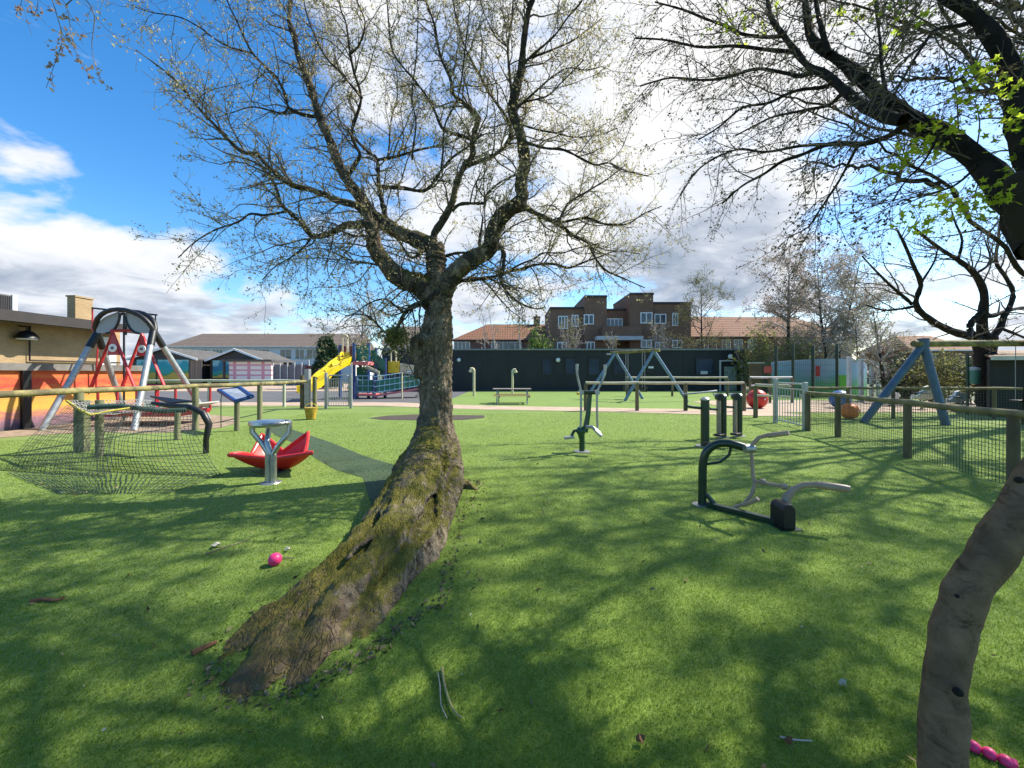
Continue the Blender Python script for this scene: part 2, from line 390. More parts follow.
ORG = {}
def link(name, V, Fc, m, parent=None, loc=None, smooth=True):
    if parent is not None: org = ORG[parent.name]
    elif loc is not None: org = Vector(loc)
    else: org = Vector((float(V[:, 0].mean()), float(V[:, 1].mean()), float(V[:, 2].min())))
    V = V-np.array(org)[None]
    me = bpy.data.meshes.new(name)
    if isinstance(Fc, np.ndarray):
        k = Fc.shape[1]; nf = len(Fc)
        me.vertices.add(len(V)); me.vertices.foreach_set('co', V.astype(np.float32).ravel())
        me.loops.add(nf*k); me.loops.foreach_set('vertex_index', Fc.astype(np.int32).ravel())
        me.polygons.add(nf); me.polygons.foreach_set('loop_start', np.arange(0, nf*k, k, dtype=np.int32))
        me.update(calc_edges=True)
        if smooth: me.polygons.foreach_set('use_smooth', np.ones(nf, dtype=bool))
    else:
        me.from_pydata([tuple(v) for v in V], [], Fc)
        if smooth:
            me.polygons.foreach_set('use_smooth', np.ones(len(me.polygons), dtype=bool))
            me.set_sharp_from_angle(angle=R(38))
    me.materials.append(m); me.update()
    o = bpy.data.objects.new(name, me); COL.objects.link(o)
    if parent is not None: o.parent = parent
    else: o.location = org
    ORG[o.name] = org
    return o

def thing(name, label, cat, loc, group=None):
    o = bpy.data.objects.new(name, None); COL.objects.link(o)
    o.location = loc; o.empty_display_size = .2
    o['label'] = label; o['category'] = cat
    if group: o['group'] = group
    ORG[o.name] = Vector(loc); return o
def tag(o, label, cat, group=None):
    o['label'] = label; o['category'] = cat
    if group: o['group'] = group
    return o
def struct(o): o['kind'] = 'structure'; return o
def copy_tree(o, parent=None):
    c = o.copy(); COL.objects.link(c)
    if parent: c.parent = parent
    ORG[c.name] = ORG[o.name]
    for ch in list(o.children): copy_tree(ch, c)
    return c

# ------------------------------------------------------------------ setting: ground sheets
def sheet(name, pts, z, m, **k):
    mb = MB().poly([(x, y, z) for x, y in pts]); o = mb.build(name, m, loc=(0, 0, 0), smooth=False); return struct(o)
sheet('ground', [(-600, -300), (600, -300), (600, 900), (-600, 900)], 0, m_ground)
sheet('lawn', [(-13.4, -8), (40, -8), (40, 17), (26, 16.2), (-13.4, 18.4)], .004, m_turf)
sheet('far_lawn', [(-3.6, 16), (24, 14.6), (24, 33.4), (-3.6, 33.4)], .008, m_turf_far)
sheet('play_yard', [(-45, 20.4), (-3.6, 20.4), (-3.6, 34), (-9, 60), (-45, 60)], .004, m_asphalt)
sheet('yard_apron', [(-45, 33), (-12, 33), (-12, 56), (-45, 56)], .012, m_path)
def band(c, w):
    a = []; b = []
    for i, (x, y) in enumerate(c):
        x0, y0 = c[max(i-1, 0)]; x1, y1 = c[min(i+1, len(c)-1)]
        t = Vector((x1-x0, y1-y0)).normalized(); n = Vector((-t.y, t.x))*w[i]/2
        a.append((x+n.x, y+n.y)); b.append((x-n.x, y-n.y))
    return a+b[::-1]
sheet('path', band([(-16, 19.4), (-9, 19.4), (-6, 19.3), (-3.5, 18.2), (-1, 17.3), (2, 16.8), (5, 16.1), (8, 15.4), (10.5, 15.6)], [2.2, 2.2, 2.2, 1.9, 1.8, 1.8, 1.9, 2.3, 3.4]), .016, m_path)
sheet('paved_area', [(8.6, 13.9), (10.4, 13.9), (10.4, 15.2), (32, 15.2), (32, 21), (12, 22), (9.7, 21), (9.7, 16)], .020, m_path)
# wood chip pit below the dish swing
sheet('chip_pit', [(-13.4, 8.9), (-12.2, 9.3), (-11.4, 9.9), (-10.6, 10.15), (-9.7, 10.0), (-8.9, 10.1), (-8.2, 11.0), (-8.5, 12.1), (-9.6, 13.6), (-13.4, 15.6)], .012, m_chip2)
sheet('mulch_patch', [(-4.9, 13.3), (-4.5, 14.1), (-3.6, 14.5), (-2.4, 14.3), (-1.0, 14.2), (-.95, 13.4), (-1.6, 12.8), (-2.8, 12.7), (-4.2, 12.8)], .012, m_bark_chip)
# strip of darker turf left of the root
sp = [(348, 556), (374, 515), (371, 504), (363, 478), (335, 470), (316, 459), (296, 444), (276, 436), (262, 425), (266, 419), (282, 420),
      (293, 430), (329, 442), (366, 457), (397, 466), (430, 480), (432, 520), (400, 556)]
sheet('turf_strip', [tuple(G(*p)[:2]) for p in sp][::-1], .008, m_turf_dark)

# ------------------------------------------------------------------ numpy tubes, twigs, leaves
def np_tubes(Pts, Rad, k):
    Nn, S, _ = Pts.shape
    T = np.gradient(Pts, axis=1); T /= np.linalg.norm(T, axis=2, keepdims=True)+1e-9
    ref = np.where(np.abs(T[:, :1, 2:3]) < .85, np.array([0, 0, 1.]), np.array([1., 0, 0]))
    ref = np.repeat(ref, S, axis=1)
    U = np.cross(T, ref); U /= np.linalg.norm(U, axis=2, keepdims=True)+1e-9
    W = np.cross(T, U)
    a = 2*np.pi*np.arange(k)/k
    ring = Pts[:, :, None]+Rad[:, :, None, None]*(np.cos(a)[None, None, :, None]*U[:, :, None]+np.sin(a)[None, None, :, None]*W[:, :, None])
    V = ring.reshape(-1, 3)
    i = np.arange(Nn)[:, None, None]; s = np.arange(S-1)[None, :, None]; j = np.arange(k)[None, None, :]
    b = (i*S+s)*k; j2 = (j+1) % k
    Fq = np.stack([b+j, b+j2, b+k+j2, b+k+j], -1).reshape(-1, 4)
    return V, Fq
def join(parts):
    V = []; Fq = []; o = 0
    for v, f in parts:
        V.append(v); Fq.append(f+o); o += len(v)
    return np.concatenate(V), np.concatenate(Fq)
def resample(pts, rad, S):
    pts = np.array(pts, float); rad = np.array(rad, float)
    n = len(pts)
    # catmull-rom then even arc length
    tt = np.linspace(0, n-1, 12*n); i = np.minimum(tt.astype(int), n-2); f = (tt-i)[:, None]
    p0 = pts[np.maximum(i-1, 0)]; p1 = pts[i]; p2 = pts[i+1]; p3 = pts[np.minimum(i+2, n-1)]
    c = .5*(2*p1+(p2-p0)*f+(2*p0-5*p1+4*p2-p3)*f**2+(3*p1-p0-3*p2+p3)*f**3)
    r = rad[i]*(1-f[:, 0])+rad[i+1]*f[:, 0]
    L = np.concatenate([[0], np.cumsum(np.linalg.norm(np.diff(c, axis=0), axis=1))])
    q = np.linspace(0, L[-1], S)
    return np.stack([np.interp(q, L, c[:, a]) for a in range(3)], 1), np.interp(q, L, r)
def unit(v): return v/(np.linalg.norm(v, axis=-1, keepdims=True)+1e-9)
def spawn(Pts, Rad, per_m, lmin, lmax, S, rng, fwd=.6, side=1., up=.25, wig=.25, droop=0., t0=.15, rmax=.02, rend=.0015, rk=.55, outward=None, ow=.0):
    Nn, Sp, _ = Pts.shape
    seg = np.linalg.norm(np.diff(Pts, axis=1), axis=2); L = seg.sum(1)
    cnt = rng.poisson(np.maximum(L*per_m*(1-t0), .6))
    idx = np.repeat(np.arange(Nn), cnt); M = len(idx)
    t = t0+(1-t0)*rng.random(M)
    x = t*(Sp-1); i = np.minimum(x.astype(int), Sp-2); f = (x-i)[:, None]
    p0 = Pts[idx, i]*(1-f)+Pts[idx, i+1]*f
    tg = unit(Pts[idx, i+1]-Pts[idx, i])
    r0 = np.minimum(Rad[idx, i]*rk, rmax)
    rnd = rng.normal(size=(M, 3)); rnd -= tg*(rnd*tg).sum(1, keepdims=True); rnd = unit(rnd)
    d = tg*fwd+rnd*side+np.array([0, 0, up])
    if outward is not None: d = d+unit(p0-np.array(outward))*ow
    d = unit(d)
    ln = (lmin+(lmax-lmin)*rng.random(M)**1.3)*(1.08-.45*t)
    out = np.zeros((M, S, 3)); out[:, 0] = p0
    for s in range(1, S):
        d = unit(d+rng.normal(size=(M, 3))*wig+np.array([0, 0, -droop]))
        out[:, s] = out[:, s-1]+d*(ln/(S-1))[:, None]
    w = np.linspace(0, 1, S)[None]
    rad = r0[:, None]*(1-w)+np.minimum(rend, r0)[:, None]*w
    return out, rad
def leaves_on(Pts, per, size, rng, jitter=.03, aspect=1.6, ttop=.2, keep=None):
    Nn, S, _ = Pts.shape
    M = Nn*per; idx = np.repeat(np.arange(Nn), per)
    t = ttop+(1-ttop)*rng.random(M); x = t*(S-1); i = np.minimum(x.astype(int), S-2); f = (x-i)[:, None]
    c = Pts[idx, i]*(1-f)+Pts[idx, i+1]*f+rng.normal(size=(M, 3))*jitter
    return quads_at(c, size, rng, aspect)
def quads_at(c, size, rng, aspect=1.6):
    M = len(c)
    a = unit(rng.normal(size=(M, 3))+np.array([0, 0, .15])); b = unit(np.cross(a, rng.normal(size=(M, 3))))
    s = size*(.55+.9*rng.random(M))[:, None]
    V = np.stack([c-a*s*aspect*.5, c+b*s*.5, c+a*s*aspect*.5, c-b*s*.5], 1).reshape(-1, 3)
    Fq = np.arange(M*4).reshape(-1, 4)
    return V, Fq

def limb_px(pts, d0, d1, w0, w1):
    n = len(pts); out = []; rad = []
    # cumulative fraction
    L = [0]
    for a, b in zip(pts, pts[1:]): L.append(L[-1]+math.hypot(b[0]-a[0], b[1]-a[1]))
    for (x, y), l in zip(pts, L):
        t = l/L[-1]; d = d0+(d1-d0)*t
        out.append(tuple(P(x, y, d))); rad.append(max((w0+(w1-w0)*t**.75)/2*d/F/math.sqrt(1+.75*((x-CX)/F)**2), .002))
    return out, rad

# ------------------------------------------------------------------ the mossy tree in the middle
tree = thing('old_mossy_tree', 'old mossy tree with a long buttress root in the middle of the lawn', 'tree', (-1.05, 5.6, 0))
trunk = MB()
def rtube(pts, k=14):
    p, r = resample([q[:3] for q in pts], [q[3] for q in pts], max(8, len(pts)*4))
    trunk.tube([tuple(a) for a in p], list(map(float, r)), k)
rtube([(-1.0, 5.75, -.15, .31), (-1.04, 5.72, .45, .27), (-1.11, 5.7, .9, .235), (-1.12, 5.72, 1.6, .24), (-1.12, 5.74, 2.05, .24), (-1.08, 5.76, 2.45, .19), (-1.07, 5.77, 2.75, .16), (-1.06, 5.78, 3.0, .15)], 20)
rtube([(-1.10, 5.66, .82, .20), (-1.10, 5.42, .52, .31), (-1.07, 4.8, .24, .34), (-1.03, 4.2, .08, .34), (-.98, 3.5, -.06, .31), (-1.04, 3.0, -.13, .28), (-1.15, 2.5, -.17, .24), (-1.28, 2.1, -.12, .2), (-1.34, 1.85, -.17, .17)], 16)
rtube([(-1.27, 5.5, .46, .15), (-1.32, 5.0, .38, .16), (-1.28, 4.4, .26, .15), (-1.24, 3.6, .16, .13), (-1.30, 3.0, .10, .11), (-1.42, 2.6, .035, .10), (-1.54, 2.28, -.03, .10), (-1.62, 2.05, -.08, .06)], 10)
rtube([(-.86, 5.45, .5, .13), (-.78, 5.0, .30, .16), (-.73, 4.5, .2, .15), (-.73, 3.8, .09, .13), (-.70, 3.4, .0, .10), (-.69, 3.15, -.07, .06)], 10)
rtube([(-1.02, 4.3, .42, .10), (-.98, 3.7, .28, .11), (-1.0, 3.0, .17, .11), (-1.12, 2.5, .07, .11), (-1.1, 2.15, -.01, .10), (-1.06, 1.85, -.09, .06)], 10)
rtube([(-1.15, 3.2, .13, .09), (-1.24, 2.7, .07, .09), (-1.36, 2.3, .01, .09), (-1.36, 2.0, -.04, .08)], 10)
rtube([(-.85, 3.4, .12, .11), (-.84, 2.9, .06, .11), (-.88, 2.5, -.03, .09), (-.86, 2.15, -.09, .05)], 10)
rtube([(-.84, 4.2, .08, .2), (-.84, 3.5, .02, .2), (-.88, 3.0, -.03, .18), (-.97, 2.55, -.07, .16), (-1.05, 2.2, -.1, .13)], 12)
rtube([(-.85, 5.3, .12, .12), (-.62, 5.25, .04, .07), (-.42, 5.15, -.03, .05)], 8)
rtube([(-1.13, 5.55, 2.0, .1), (-1.36, 5.6, 2.05, .07), (-1.38, 5.62, 1.85, .08), (-1.3, 5.62, 1.5, .1)], 8)

rs = np.random.default_rng(21)
core = [(-1.12, 5.7, 2.3, .21), (-1.12, 5.72, 1.6, .225), (-1.11, 5.70, 1.0, .215), (-1.10, 5.5, .56, .31), (-1.06, 4.9, .30, .37), (-1.02, 4.2, .13, .40), (-1.0, 3.5, .0, .40), (-1.08, 2.9, -.08, .38), (-1.16, 2.4, -.13, .34), (-1.22, 2.0, -.17, .30)]
cp_, cr_ = resample([c[:3] for c in core], [c[3] for c in core], 60)
for k in range(26):
    ph = rs.uniform(-2.6, 2.6); tw = rs.uniform(.2, .9); i0 = int(rs.integers(0, 24)); i1 = int(rs.integers(38, 60))
    pts = []; rad = []
    for i in range(i0, i1):
        T = Vector(cp_[min(i+1, 59)]-cp_[max(i-1, 0)]).normalized()
        side = Vector((1, 0, 0)); up_ = side.cross(T).normalized()
        if up_.z < 0 or (abs(up_.z) < .3 and up_.y > 0): up_ = -up_
        a_ = ph*.62+tw*(i/60-.5)+.10*math.sin(i*.5+k)
        o_ = side*math.sin(a_)+up_*math.cos(a_)
        q_ = Vector(cp_[i])+o_*float(cr_[i])*.87; f_ = min((i-i0)/6, (i1-1-i)/6, 1)
        pts.append(q_); rad.append(.012+rs.uniform(.85, 1.15)*(.030+.012*math.sin(k*2.1))*max(f_, .05))
    trunk.tube(pts, rad, 7)
LIMBS = [
 # main
 ('L1', [(436,300),(425,289),(418,284),(399,277),(385,263),(375,249),(373,236),(371,222)], 5.76, 5.6, 27, 13),
 ('S', [(438,296),(436,283),(436,257),(434,245)], 5.78, 5.85, 22, 18),
 ('L2', [(434,247),(418,240),(402,234),(389,226),(371,214),(356,191),(346,179),(338,162),(331,143),(320,119),(314,98),(304,70),(297,53),(295,37),(289,21),(291,0),(294,-40),(290,-90)], 5.85, 6.5, 16, 2.0),
 ('L1a', [(371,224),(359,207),(336,200),(316,191),(297,187),(287,183),(275,173),(263,161),(256,153),(248,154),(238,149),(224,135),(213,123),(203,113),(189,96),(179,84),(166,72),(150,60),(136,50)], 5.6, 4.7, 12, 1.6),
 ('L1b', [(371,222),(359,224),(344,226),(330,234),(312,236),(302,224),(289,212),(281,204),(275,185),(263,167),(252,156),(240,148)], 5.6, 6.2, 12, 2),
 ('L1d', [(289,211),(265,215),(250,214),(238,222),(215,230),(195,242),(178,258)], 5.85, 5.6, 5, 1.5),
 ('L1e', [(312,236),(304,247),(290,258),(276,266),(262,280)], 5.7, 5.3, 4, 1.3),
 ('L2f', [(318,117),(304,115),(289,108),(285,94),(275,76),(254,55),(244,37),(236,19),(228,2),(222,-30)], 6.2, 5.6, 6, 1.6),
 ('L2g', [(252,53),(232,48),(215,39),(199,27),(179,17),(150,12),(128,4)], 5.9, 5.3, 3.5, 1.3),
 ('L2h', [(288,108),(281,113),(254,107),(234,112),(216,118)], 6.1, 5.8, 3.5, 1.2),
 ('L2b', [(387,224),(385,214),(379,187),(377,160),(369,153),(357,141),(347,130)], 5.9, 6.4, 9, 3),
 ('L2c', [(346,180),(352,169),(360,156),(355,144),(352,130),(361,99),(354,72),(350,53),(346,23),(340,6),(336,-40)], 6.1, 5.6, 7, 1.6),
 ('L2i', [(362,98),(340,72),(328,60),(318,43),(308,18),(304,0),(300,-40)], 5.85, 6.3, 4.5, 1.4),
 ('L2j', [(350,54),(359,45),(365,23),(357,0),(352,-30)], 5.7, 5.4, 3.5, 1.3),
 ('L2k', [(377,160),(398,156),(418,150),(437,146),(451,142),(470,130)], 6.2, 6.7, 5.5, 1.5),
 ('L2d', [(379,187),(402,188),(422,191),(432,185),(438,175),(449,161),(457,154),(469,146),(482,134)], 6.1, 5.3, 7.5, 2),
 ('L2l', [(441,169),(443,152),(445,125),(457,100),(462,76),(466,40),(470,4),(472,-30)], 5.5, 5.2, 3.5, 1.3),
 ('L3', [(434,247),(434,234),(442,222),(451,206),(457,183),(465,165),(473,156),(473,140),(477,125),(478,117),(467,106),(453,94),(451,80),(440,55),(434,23),(426,0),(420,-50)], 5.85, 5.2, 12, 1.8),
 ('L3b', [(465,166),(481,161),(496,154),(508,142),(511,130),(505,115),(492,97),(481,78),(465,47),(455,12),(448,-30)], 5.65, 6.3, 7, 1.6),
 ('L3c', [(474,140),(462,136),(443,129),(432,105),(416,82),(399,62),(391,45),(387,0),(384,-40)], 5.6, 5.0, 5, 1.4),
 ('L3d', [(452,211),(461,204),(484,203),(485,197),(492,189),(502,181),(518,175)], 5.75, 5.4, 6, 1.6),
 ('L3e', [(484,197),(477,187),(478,180),(488,178)], 5.6, 5.5, 2.6, 1.3),
 ('L3f', [(412,160),(413,148),(416,123),(412,97),(416,58),(418,15),(416,-30)], 5.2, 4.8, 3, 1.2),
 ('L3g', [(388,155),(389,148),(391,121),(397,97),(396,70),(386,50)], 6.2, 6.5, 2.8, 1.2),
 ('L4', [(439,300),(446,285),(457,271),(473,259),(490,250),(491,241),(496,224),(508,210),(521,202),(521,179),(525,163),(523,147),(518,125),(513,115),(514,98),(521,70),(524,39),(529,8),(533,-4),(540,-60)], 5.76, 5.3, 21, 3),
 ('L4b', [(513,106),(510,78),(508,47),(512,19),(513,0),(515,-50)], 5.45, 5.9, 5, 1.8),
 ('L4n', [(508,47),(496,37),(484,13),(479,-4)], 5.6, 5.3, 2.6, 1.2),
 ('L4c', [(524,63),(535,53),(555,35),(568,17),(580,4),(590,-14)], 5.35, 5.0, 4.2, 1.5),
 ('L4c2', [(530,58),(549,51),(572,41),(586,31),(602,18)], 5.35, 5.8, 3.6, 1.3),
 ('L4d', [(517,108),(535,92),(551,78),(568,68),(586,70),(604,66)], 5.45, 5.7, 3.6, 1.3),
 ('L4e', [(524,102),(547,96),(560,84),(572,72),(584,60)], 5.5, 5.1, 3.0, 1.3),
 ('L4f', [(519,124),(539,130),(556,133),(574,137),(598,135),(618,128)], 5.5, 5.9, 3.2, 1.3),
 ('L4g', [(524,142),(545,148),(564,150),(584,160),(596,165),(609,163),(626,171),(648,176)], 5.5, 5.1, 5, 1.4),
 ('L4h', [(521,204),(535,213),(558,224),(574,236),(588,243),(596,259),(607,271),(625,279),(645,288)], 5.55, 5.9, 9, 1.4),
 ('L4h2', [(558,224),(568,204),(588,191),(609,178),(626,164)], 5.7, 6.2, 4.5, 1.4),
 ('L4h3', [(560,223),(586,218),(605,224),(627,224),(643,214),(662,206)], 5.7, 5.3, 4.5, 1.4),
 ('L4i', [(490,250),(500,247),(504,257),(502,273),(501,281),(507,292),(515,300),(526,306),(537,309),(545,307)], 5.7, 5.5, 9, 1.6),
 ('L4j', [(446,294),(453,287),(460,281),(471,280),(487,278),(501,275),(510,271),(523,269),(534,265),(554,264),(568,268),(577,265),(590,260),(599,257),(617,251),(640,254)], 5.8, 6.4, 8, 1.5),
 ('L4k', [(508,271),(521,264),(534,259),(543,253),(562,253),(574,249),(588,246),(604,242)], 6.0, 5.6, 3.5, 1.4),
 ('L4l', [(488,278),(497,282),(509,287),(523,289),(538,296)], 6.0, 6.2, 4, 1.5),
 ('L4m', [(478,256),(479,249),(481,232),(483,217)], 5.72, 5.7, 5, 2.5),
 ('L4o', [(438,258),(443,257),(457,253),(473,253)], 5.85, 5.9, 6, 3),
 ('L4p', [(497,240),(510,228),(530,219),(552,218)], 5.7, 5.4, 2.6, 1.2),
 ('L5', [(434,300),(430,302),(415,305),(406,312),(400,322),(395,332),(386,333),(378,325),(369,317),(358,314),(346,316)], 5.72, 5.2, 9, 2),
 ('L5b', [(404,313),(392,303),(383,299),(370,303),(358,311),(345,322)], 5.6, 5.3, 3.5, 1.4),
 ('L6', [(383,266),(362,262),(353,261),(334,253),(318,248),(300,252)], 5.7, 5.9, 4, 1.3),
 ('L7', [(372,236),(362,236),(353,236),(336,229),(318,226)], 5.65, 5.4, 4.5, 1.4),
 ('L8', [(430,246),(423,251),(415,257),(409,256),(400,243),(392,232)], 5.8, 6.0, 6, 3),
 ('L9', [(430,314),(412,295),(397,276)], 5.55, 5.5, 3.2, 1.8),
]
lp = []; lr = []
for nm, pts, d0, d1, w0, w1 in LIMBS:
    o, rr = limb_px(pts, d0, d1, w0, w1)
    p, r = resample(o, rr, 44)
    if w0 < 16: r = r*.68
    lp.append(p); lr.append(r)
    if w0 >= 12:
        k = int(44*.55) if nm in ('L2', 'L4', 'L3') else 44
        trunk.tube([tuple(a) for a in p[:k]], [float(x) for x in r[:k]], 10)
lp = np.array(lp); lr = np.array(lr)
tk = trunk.build('trunk', m_bark_main, tree)
md = tk.modifiers.new('remesh', 'REMESH'); md.mode = 'VOXEL'; md.voxel_size = .017; md.use_smooth_shade = True
md = tk.modifiers.new('smooth', 'SMOOTH'); md.factor = .5; md.iterations = 3
tex = bpy.data.textures.new('bark_lumps', 'CLOUDS'); tex.noise_scale = .16; tex.noise_depth = 3
md = tk.modifiers.new('lumps', 'DISPLACE'); md.texture = tex; md.strength = .065; md.mid_level = .5; md.texture_coords = 'LOCAL'
tex2 = bpy.data.textures.new('bark_ridges', 'CLOUDS'); tex2.noise_scale = .03; tex2.noise_depth = 3
md = tk.modifiers.new('ridges', 'DISPLACE'); md.texture = tex2; md.strength = .034; md.mid_level = .5; md.texture_coords = 'LOCAL'
# wobble the limbs a little and add knobs
rw = lr*(1+.12*RNG.normal(size=lr.shape))
V, Fq = np_tubes(lp, rw, 9)
link('limb', V, Fq, m_bark_limb, tree)
b1, r1 = spawn(lp, lr, 10.5, .3, 1.5, 9, RNG, .6, 1., .12, .2, t0=.1, rmax=.014, outward=(-1.0, 5.8, 3.4), ow=.45)
b2, r2 = spawn(b1, r1, 16.0, .12, .48, 5, RNG, .6, 1., .12, .22, t0=.12, rmax=.006, rend=.0012)
b3, r3 = spawn(b2[::2], r2[::2], 7.0, .08, .22, 3, RNG, .6, 1., .1, .2, t0=.3, rmax=.003, rend=.001)
V, Fq = join([np_tubes(b1, np.maximum(r1, .0022), 5), np_tubes(b2, np.maximum(r2, .0016), 3), np_tubes(b3, np.maximum(r3, .0013), 3)])
link('twigs', V, Fq, m_twig, tree)
V, Fq = join([leaves_on(b2, 5, .018, RNG, .022), leaves_on(b3, 3, .017, RNG, .018)])
link('crown', V, Fq, m_leaf_bud, tree)
print('main tree twigs', len(b1), len(b2), len(b3), len(Fq))
# ivy-like dark clump hanging from the low limb
c = np.array(P(396, 338, 5.2))[None]+RNG.normal(size=(700, 3))*np.array([.07, .07, .07])
V, Fq = quads_at(c, .03, RNG); link('foliage', V, Fq, m_leaf_olive, tree)

# ------------------------------------------------------------------ the leaning tree at the right edge
rt = thing('leaning_tree', 'smooth brown leaning trunk at the right edge with limbs arching overhead', 'tree', (1.6, 1.45, 0))
tm = MB()
def rt_tube(pts, k=16):
    p, r = resample([q[:3] for q in pts], [q[3] for q in pts], max(10, len(pts)*5))
    tm.tube([tuple(a) for a in p], list(map(float, r)), k)
rt_tube([(1.585, 1.42, -.1, 0.0771), (1.59, 1.44, .05, 0.0696), (1.615, 1.46, .3, 0.0639), (1.66, 1.48, .5, 0.0620), (1.735, 1.5, .68, 0.0630), (1.845, 1.51, .83, 0.0649), (2.02, 1.53, 1.05, 0.0667), (2.22, 1.57, 1.26, 0.0677), (2.52, 1.65, 1.5, 0.0705), (2.74, 1.78, 1.85, 0.0733), (2.74, 1.9, 2.15, 0.0752), (2.66, 1.95, 2.35, 0.0752)], 20)
RL = [
 ('A1', [(1034,250),(1021,222),(994,176),(955,143),(921,125),(904,116),(879,96),(861,78),(847,66),(829,54),(818,46),(810,36),(808,20),(805,0),(803,-30)], 1.95, 3.6, 46, 4),
 ('A2', [(904,120),(887,117),(862,105),(844,90),(825,74),(810,68),(796,52),(781,32),(773,22),(768,4),(764,-20)], 2.5, 3.9, 17, 3),
 ('A1b', [(829,54),(825,42),(818,13),(816,0),(815,-30)], 3.1, 3.3, 8, 3),
 ('B', [(1060,230),(1034,175),(1020,130),(1016,90),(1006,59),(991,34),(972,13),(955,0),(930,-16),(890,-34)], 1.95, 2.7, 40, 14),
 ('Bc', [(972,22),(963,25),(936,30),(923,46),(909,68),(894,95)], 2.5, 2.3, 6, 2),
 ('A2a', [(817,72),(800,76),(785,73),(756,69),(725,78),(700,80),(670,78),(640,86)], 3.2, 4.4, 5, 1.5),
 ('A2b', [(832,82),(825,87),(795,91),(768,103),(742,108),(719,127),(698,140)], 3.1, 4.0, 5, 1.5),
 ('A2c', [(846,92),(839,96),(829,105),(801,111),(773,117),(756,125),(735,136)], 3.0, 4.2, 5, 1.5),
 ('A2d', [(783,36),(766,37),(742,34),(729,27),(706,19),(684,10),(655,2)], 3.8, 4.8, 5, 1.5),
 ('A2e', [(796,52),(770,50),(735,46),(700,47),(665,40),(635,38)], 3.6, 5.0, 5, 1.4),
 ('A3', [(904,122),(899,130),(884,138),(862,144),(830,144),(801,155),(781,162),(764,174),(742,186),(722,204)], 2.5, 4.0, 9, 1.5),
 ('A3b', [(862,145),(856,149),(839,181),(817,214),(807,228),(786,238)], 2.9, 3.4, 4, 1.3),
 ('A3c', [(830,144),(800,146),(765,152),(735,150),(700,168),(680,196)], 3.2, 4.6, 4, 1.3),
 ('A4', [(940,132),(925,160),(905,182),(893,200)], 2.3, 2.5, 4, 1.3),
 ('A5', [(978,165),(955,185),(925,196),(900,206)], 2.15, 2.6, 4, 1.3),
 ('A6', [(888,104),(882,70),(880,40),(876,10),(874,-20)], 2.75, 3.1, 5, 2),
 ('A7', [(866,82),(876,60),(893,40),(912,22),(936,4)], 2.9, 3.4, 4, 1.5),
]
HL = [[(-40,-60),(10,-30),(48,-12),(66,5),(72,40),(80,62),(96,84)], [(48,-12),(56,12),(62,40),(54,66),(46,88)], [(66,5),(80,-4),(94,14),(92,50),(100,80)], [(10,-30),(22,-4),(16,14)], [(30,-24),(38,0),(34,16)]]
hp = []; hr = []
for pts in HL:
    o, q = limb_px(pts, 2.5, 2.55, 3, .8); p, r = resample(o, q, 20); hp.append(p); hr.append(r)
hp = np.array(hp); hr = np.array(hr)
hc1, hq1 = spawn(hp, hr, 16., .05, .22, 5, RNG, .9, .8, -.1, .2, .05, t0=.25, rmax=.003, rend=.001)
V, Fq = join([np_tubes(hp, np.maximum(hr*.6, .0015), 4), np_tubes(hc1, np.maximum(hq1*.7, .001), 3)]); link('twigs', V, Fq, m_twig, rt)
V, Fq = leaves_on(hc1, 5, .017, RNG, .012, 1.8); link('crown', V, Fq, m_leaf_red, rt)
rp = []; rr_ = []
for nm, pts, d0, d1, w0, w1 in RL:
    o, q = limb_px(pts, d0, d1, w0, w1); p, r = resample(o, q, 30); rp.append(p); rr_.append(r)
# limbs of the same tree that pass overhead and out to the right (outside the photograph, they shade the lawn)
hidden = [
 [(2.56,1.9,2.4),(3.1,2.2,3.2),(3.9,2.6,4.0),(5.0,3.2,4.7),(6.2,3.6,5.2)],
 [(2.56,1.9,2.4),(2.9,1.8,3.4),(3.4,1.8,4.6),(4.0,2.0,5.8),(4.4,2.3,6.8)],
 [(3.1,2.2,3.2),(4.0,1.9,3.8),(5.2,1.8,4.4),(6.6,2.0,5.0)],
 [(2.6,1.6,2.6),(2.2,.9,3.8),(2.0,.6,5.0),(2.2,.7,6.2)],
 [(3.9,2.6,4.0),(4.3,3.1,5.2),(4.8,3.6,6.4),(5.2,4.0,7.4)],
 [(2.4,1.4,3.4),(1.5,1.2,4.2),(.6,1.3,4.8),(-.2,1.5,5.4)],
 [(2.6,2.7,4.4),(1.9,3.1,5.5),(1.0,3.3,6.3),(-.2,3.2,6.8),(-1.6,2.9,6.6)],
 [(2.6,2.7,4.4),(3.2,3.6,5.8),(3.6,4.8,7.2),(3.8,5.8,8.4)],
 [(1.9,3.1,5.5),(1.6,4.2,7.0),(1.0,5.0,8.2)],
 [(3.6,4.8,7.2),(3.2,5.9,8.8),(2.4,6.7,9.8),(1.4,7.2,10.4)],
 [(3.8,5.8,8.4),(4.8,6.4,9.4),(5.8,7.2,10.4)],
 [(1.0,3.3,6.3),(.4,4.2,7.2),(-.4,5.0,8.0)],
 [(3.9,2.6,4.0),(5.2,4.0,5.9),(6.2,5.2,7.6),(6.8,6.0,8.8)],
 [(5.0,3.2,4.7),(6.5,4.2,6.2),(8.0,5.2,7.6)],
 [(5.0,3.2,4.7),(6.0,3.1,5.4),(7.2,3.4,6.0),(8.4,3.8,6.4)],
 [(4.0,1.9,3.8),(5.4,2.5,4.5),(6.6,3.2,5.2)],
 [(3.1,2.2,3.2),(4.2,2.5,3.7),(5.4,2.9,4.0),(6.4,3.4,4.2)],
]
for h in hidden:
    p, r = resample(h, np.linspace(.075, .014, len(h)), 30); rp.append(p); rr_.append(r)
rp = np.array(rp); rr_ = np.array(rr_)
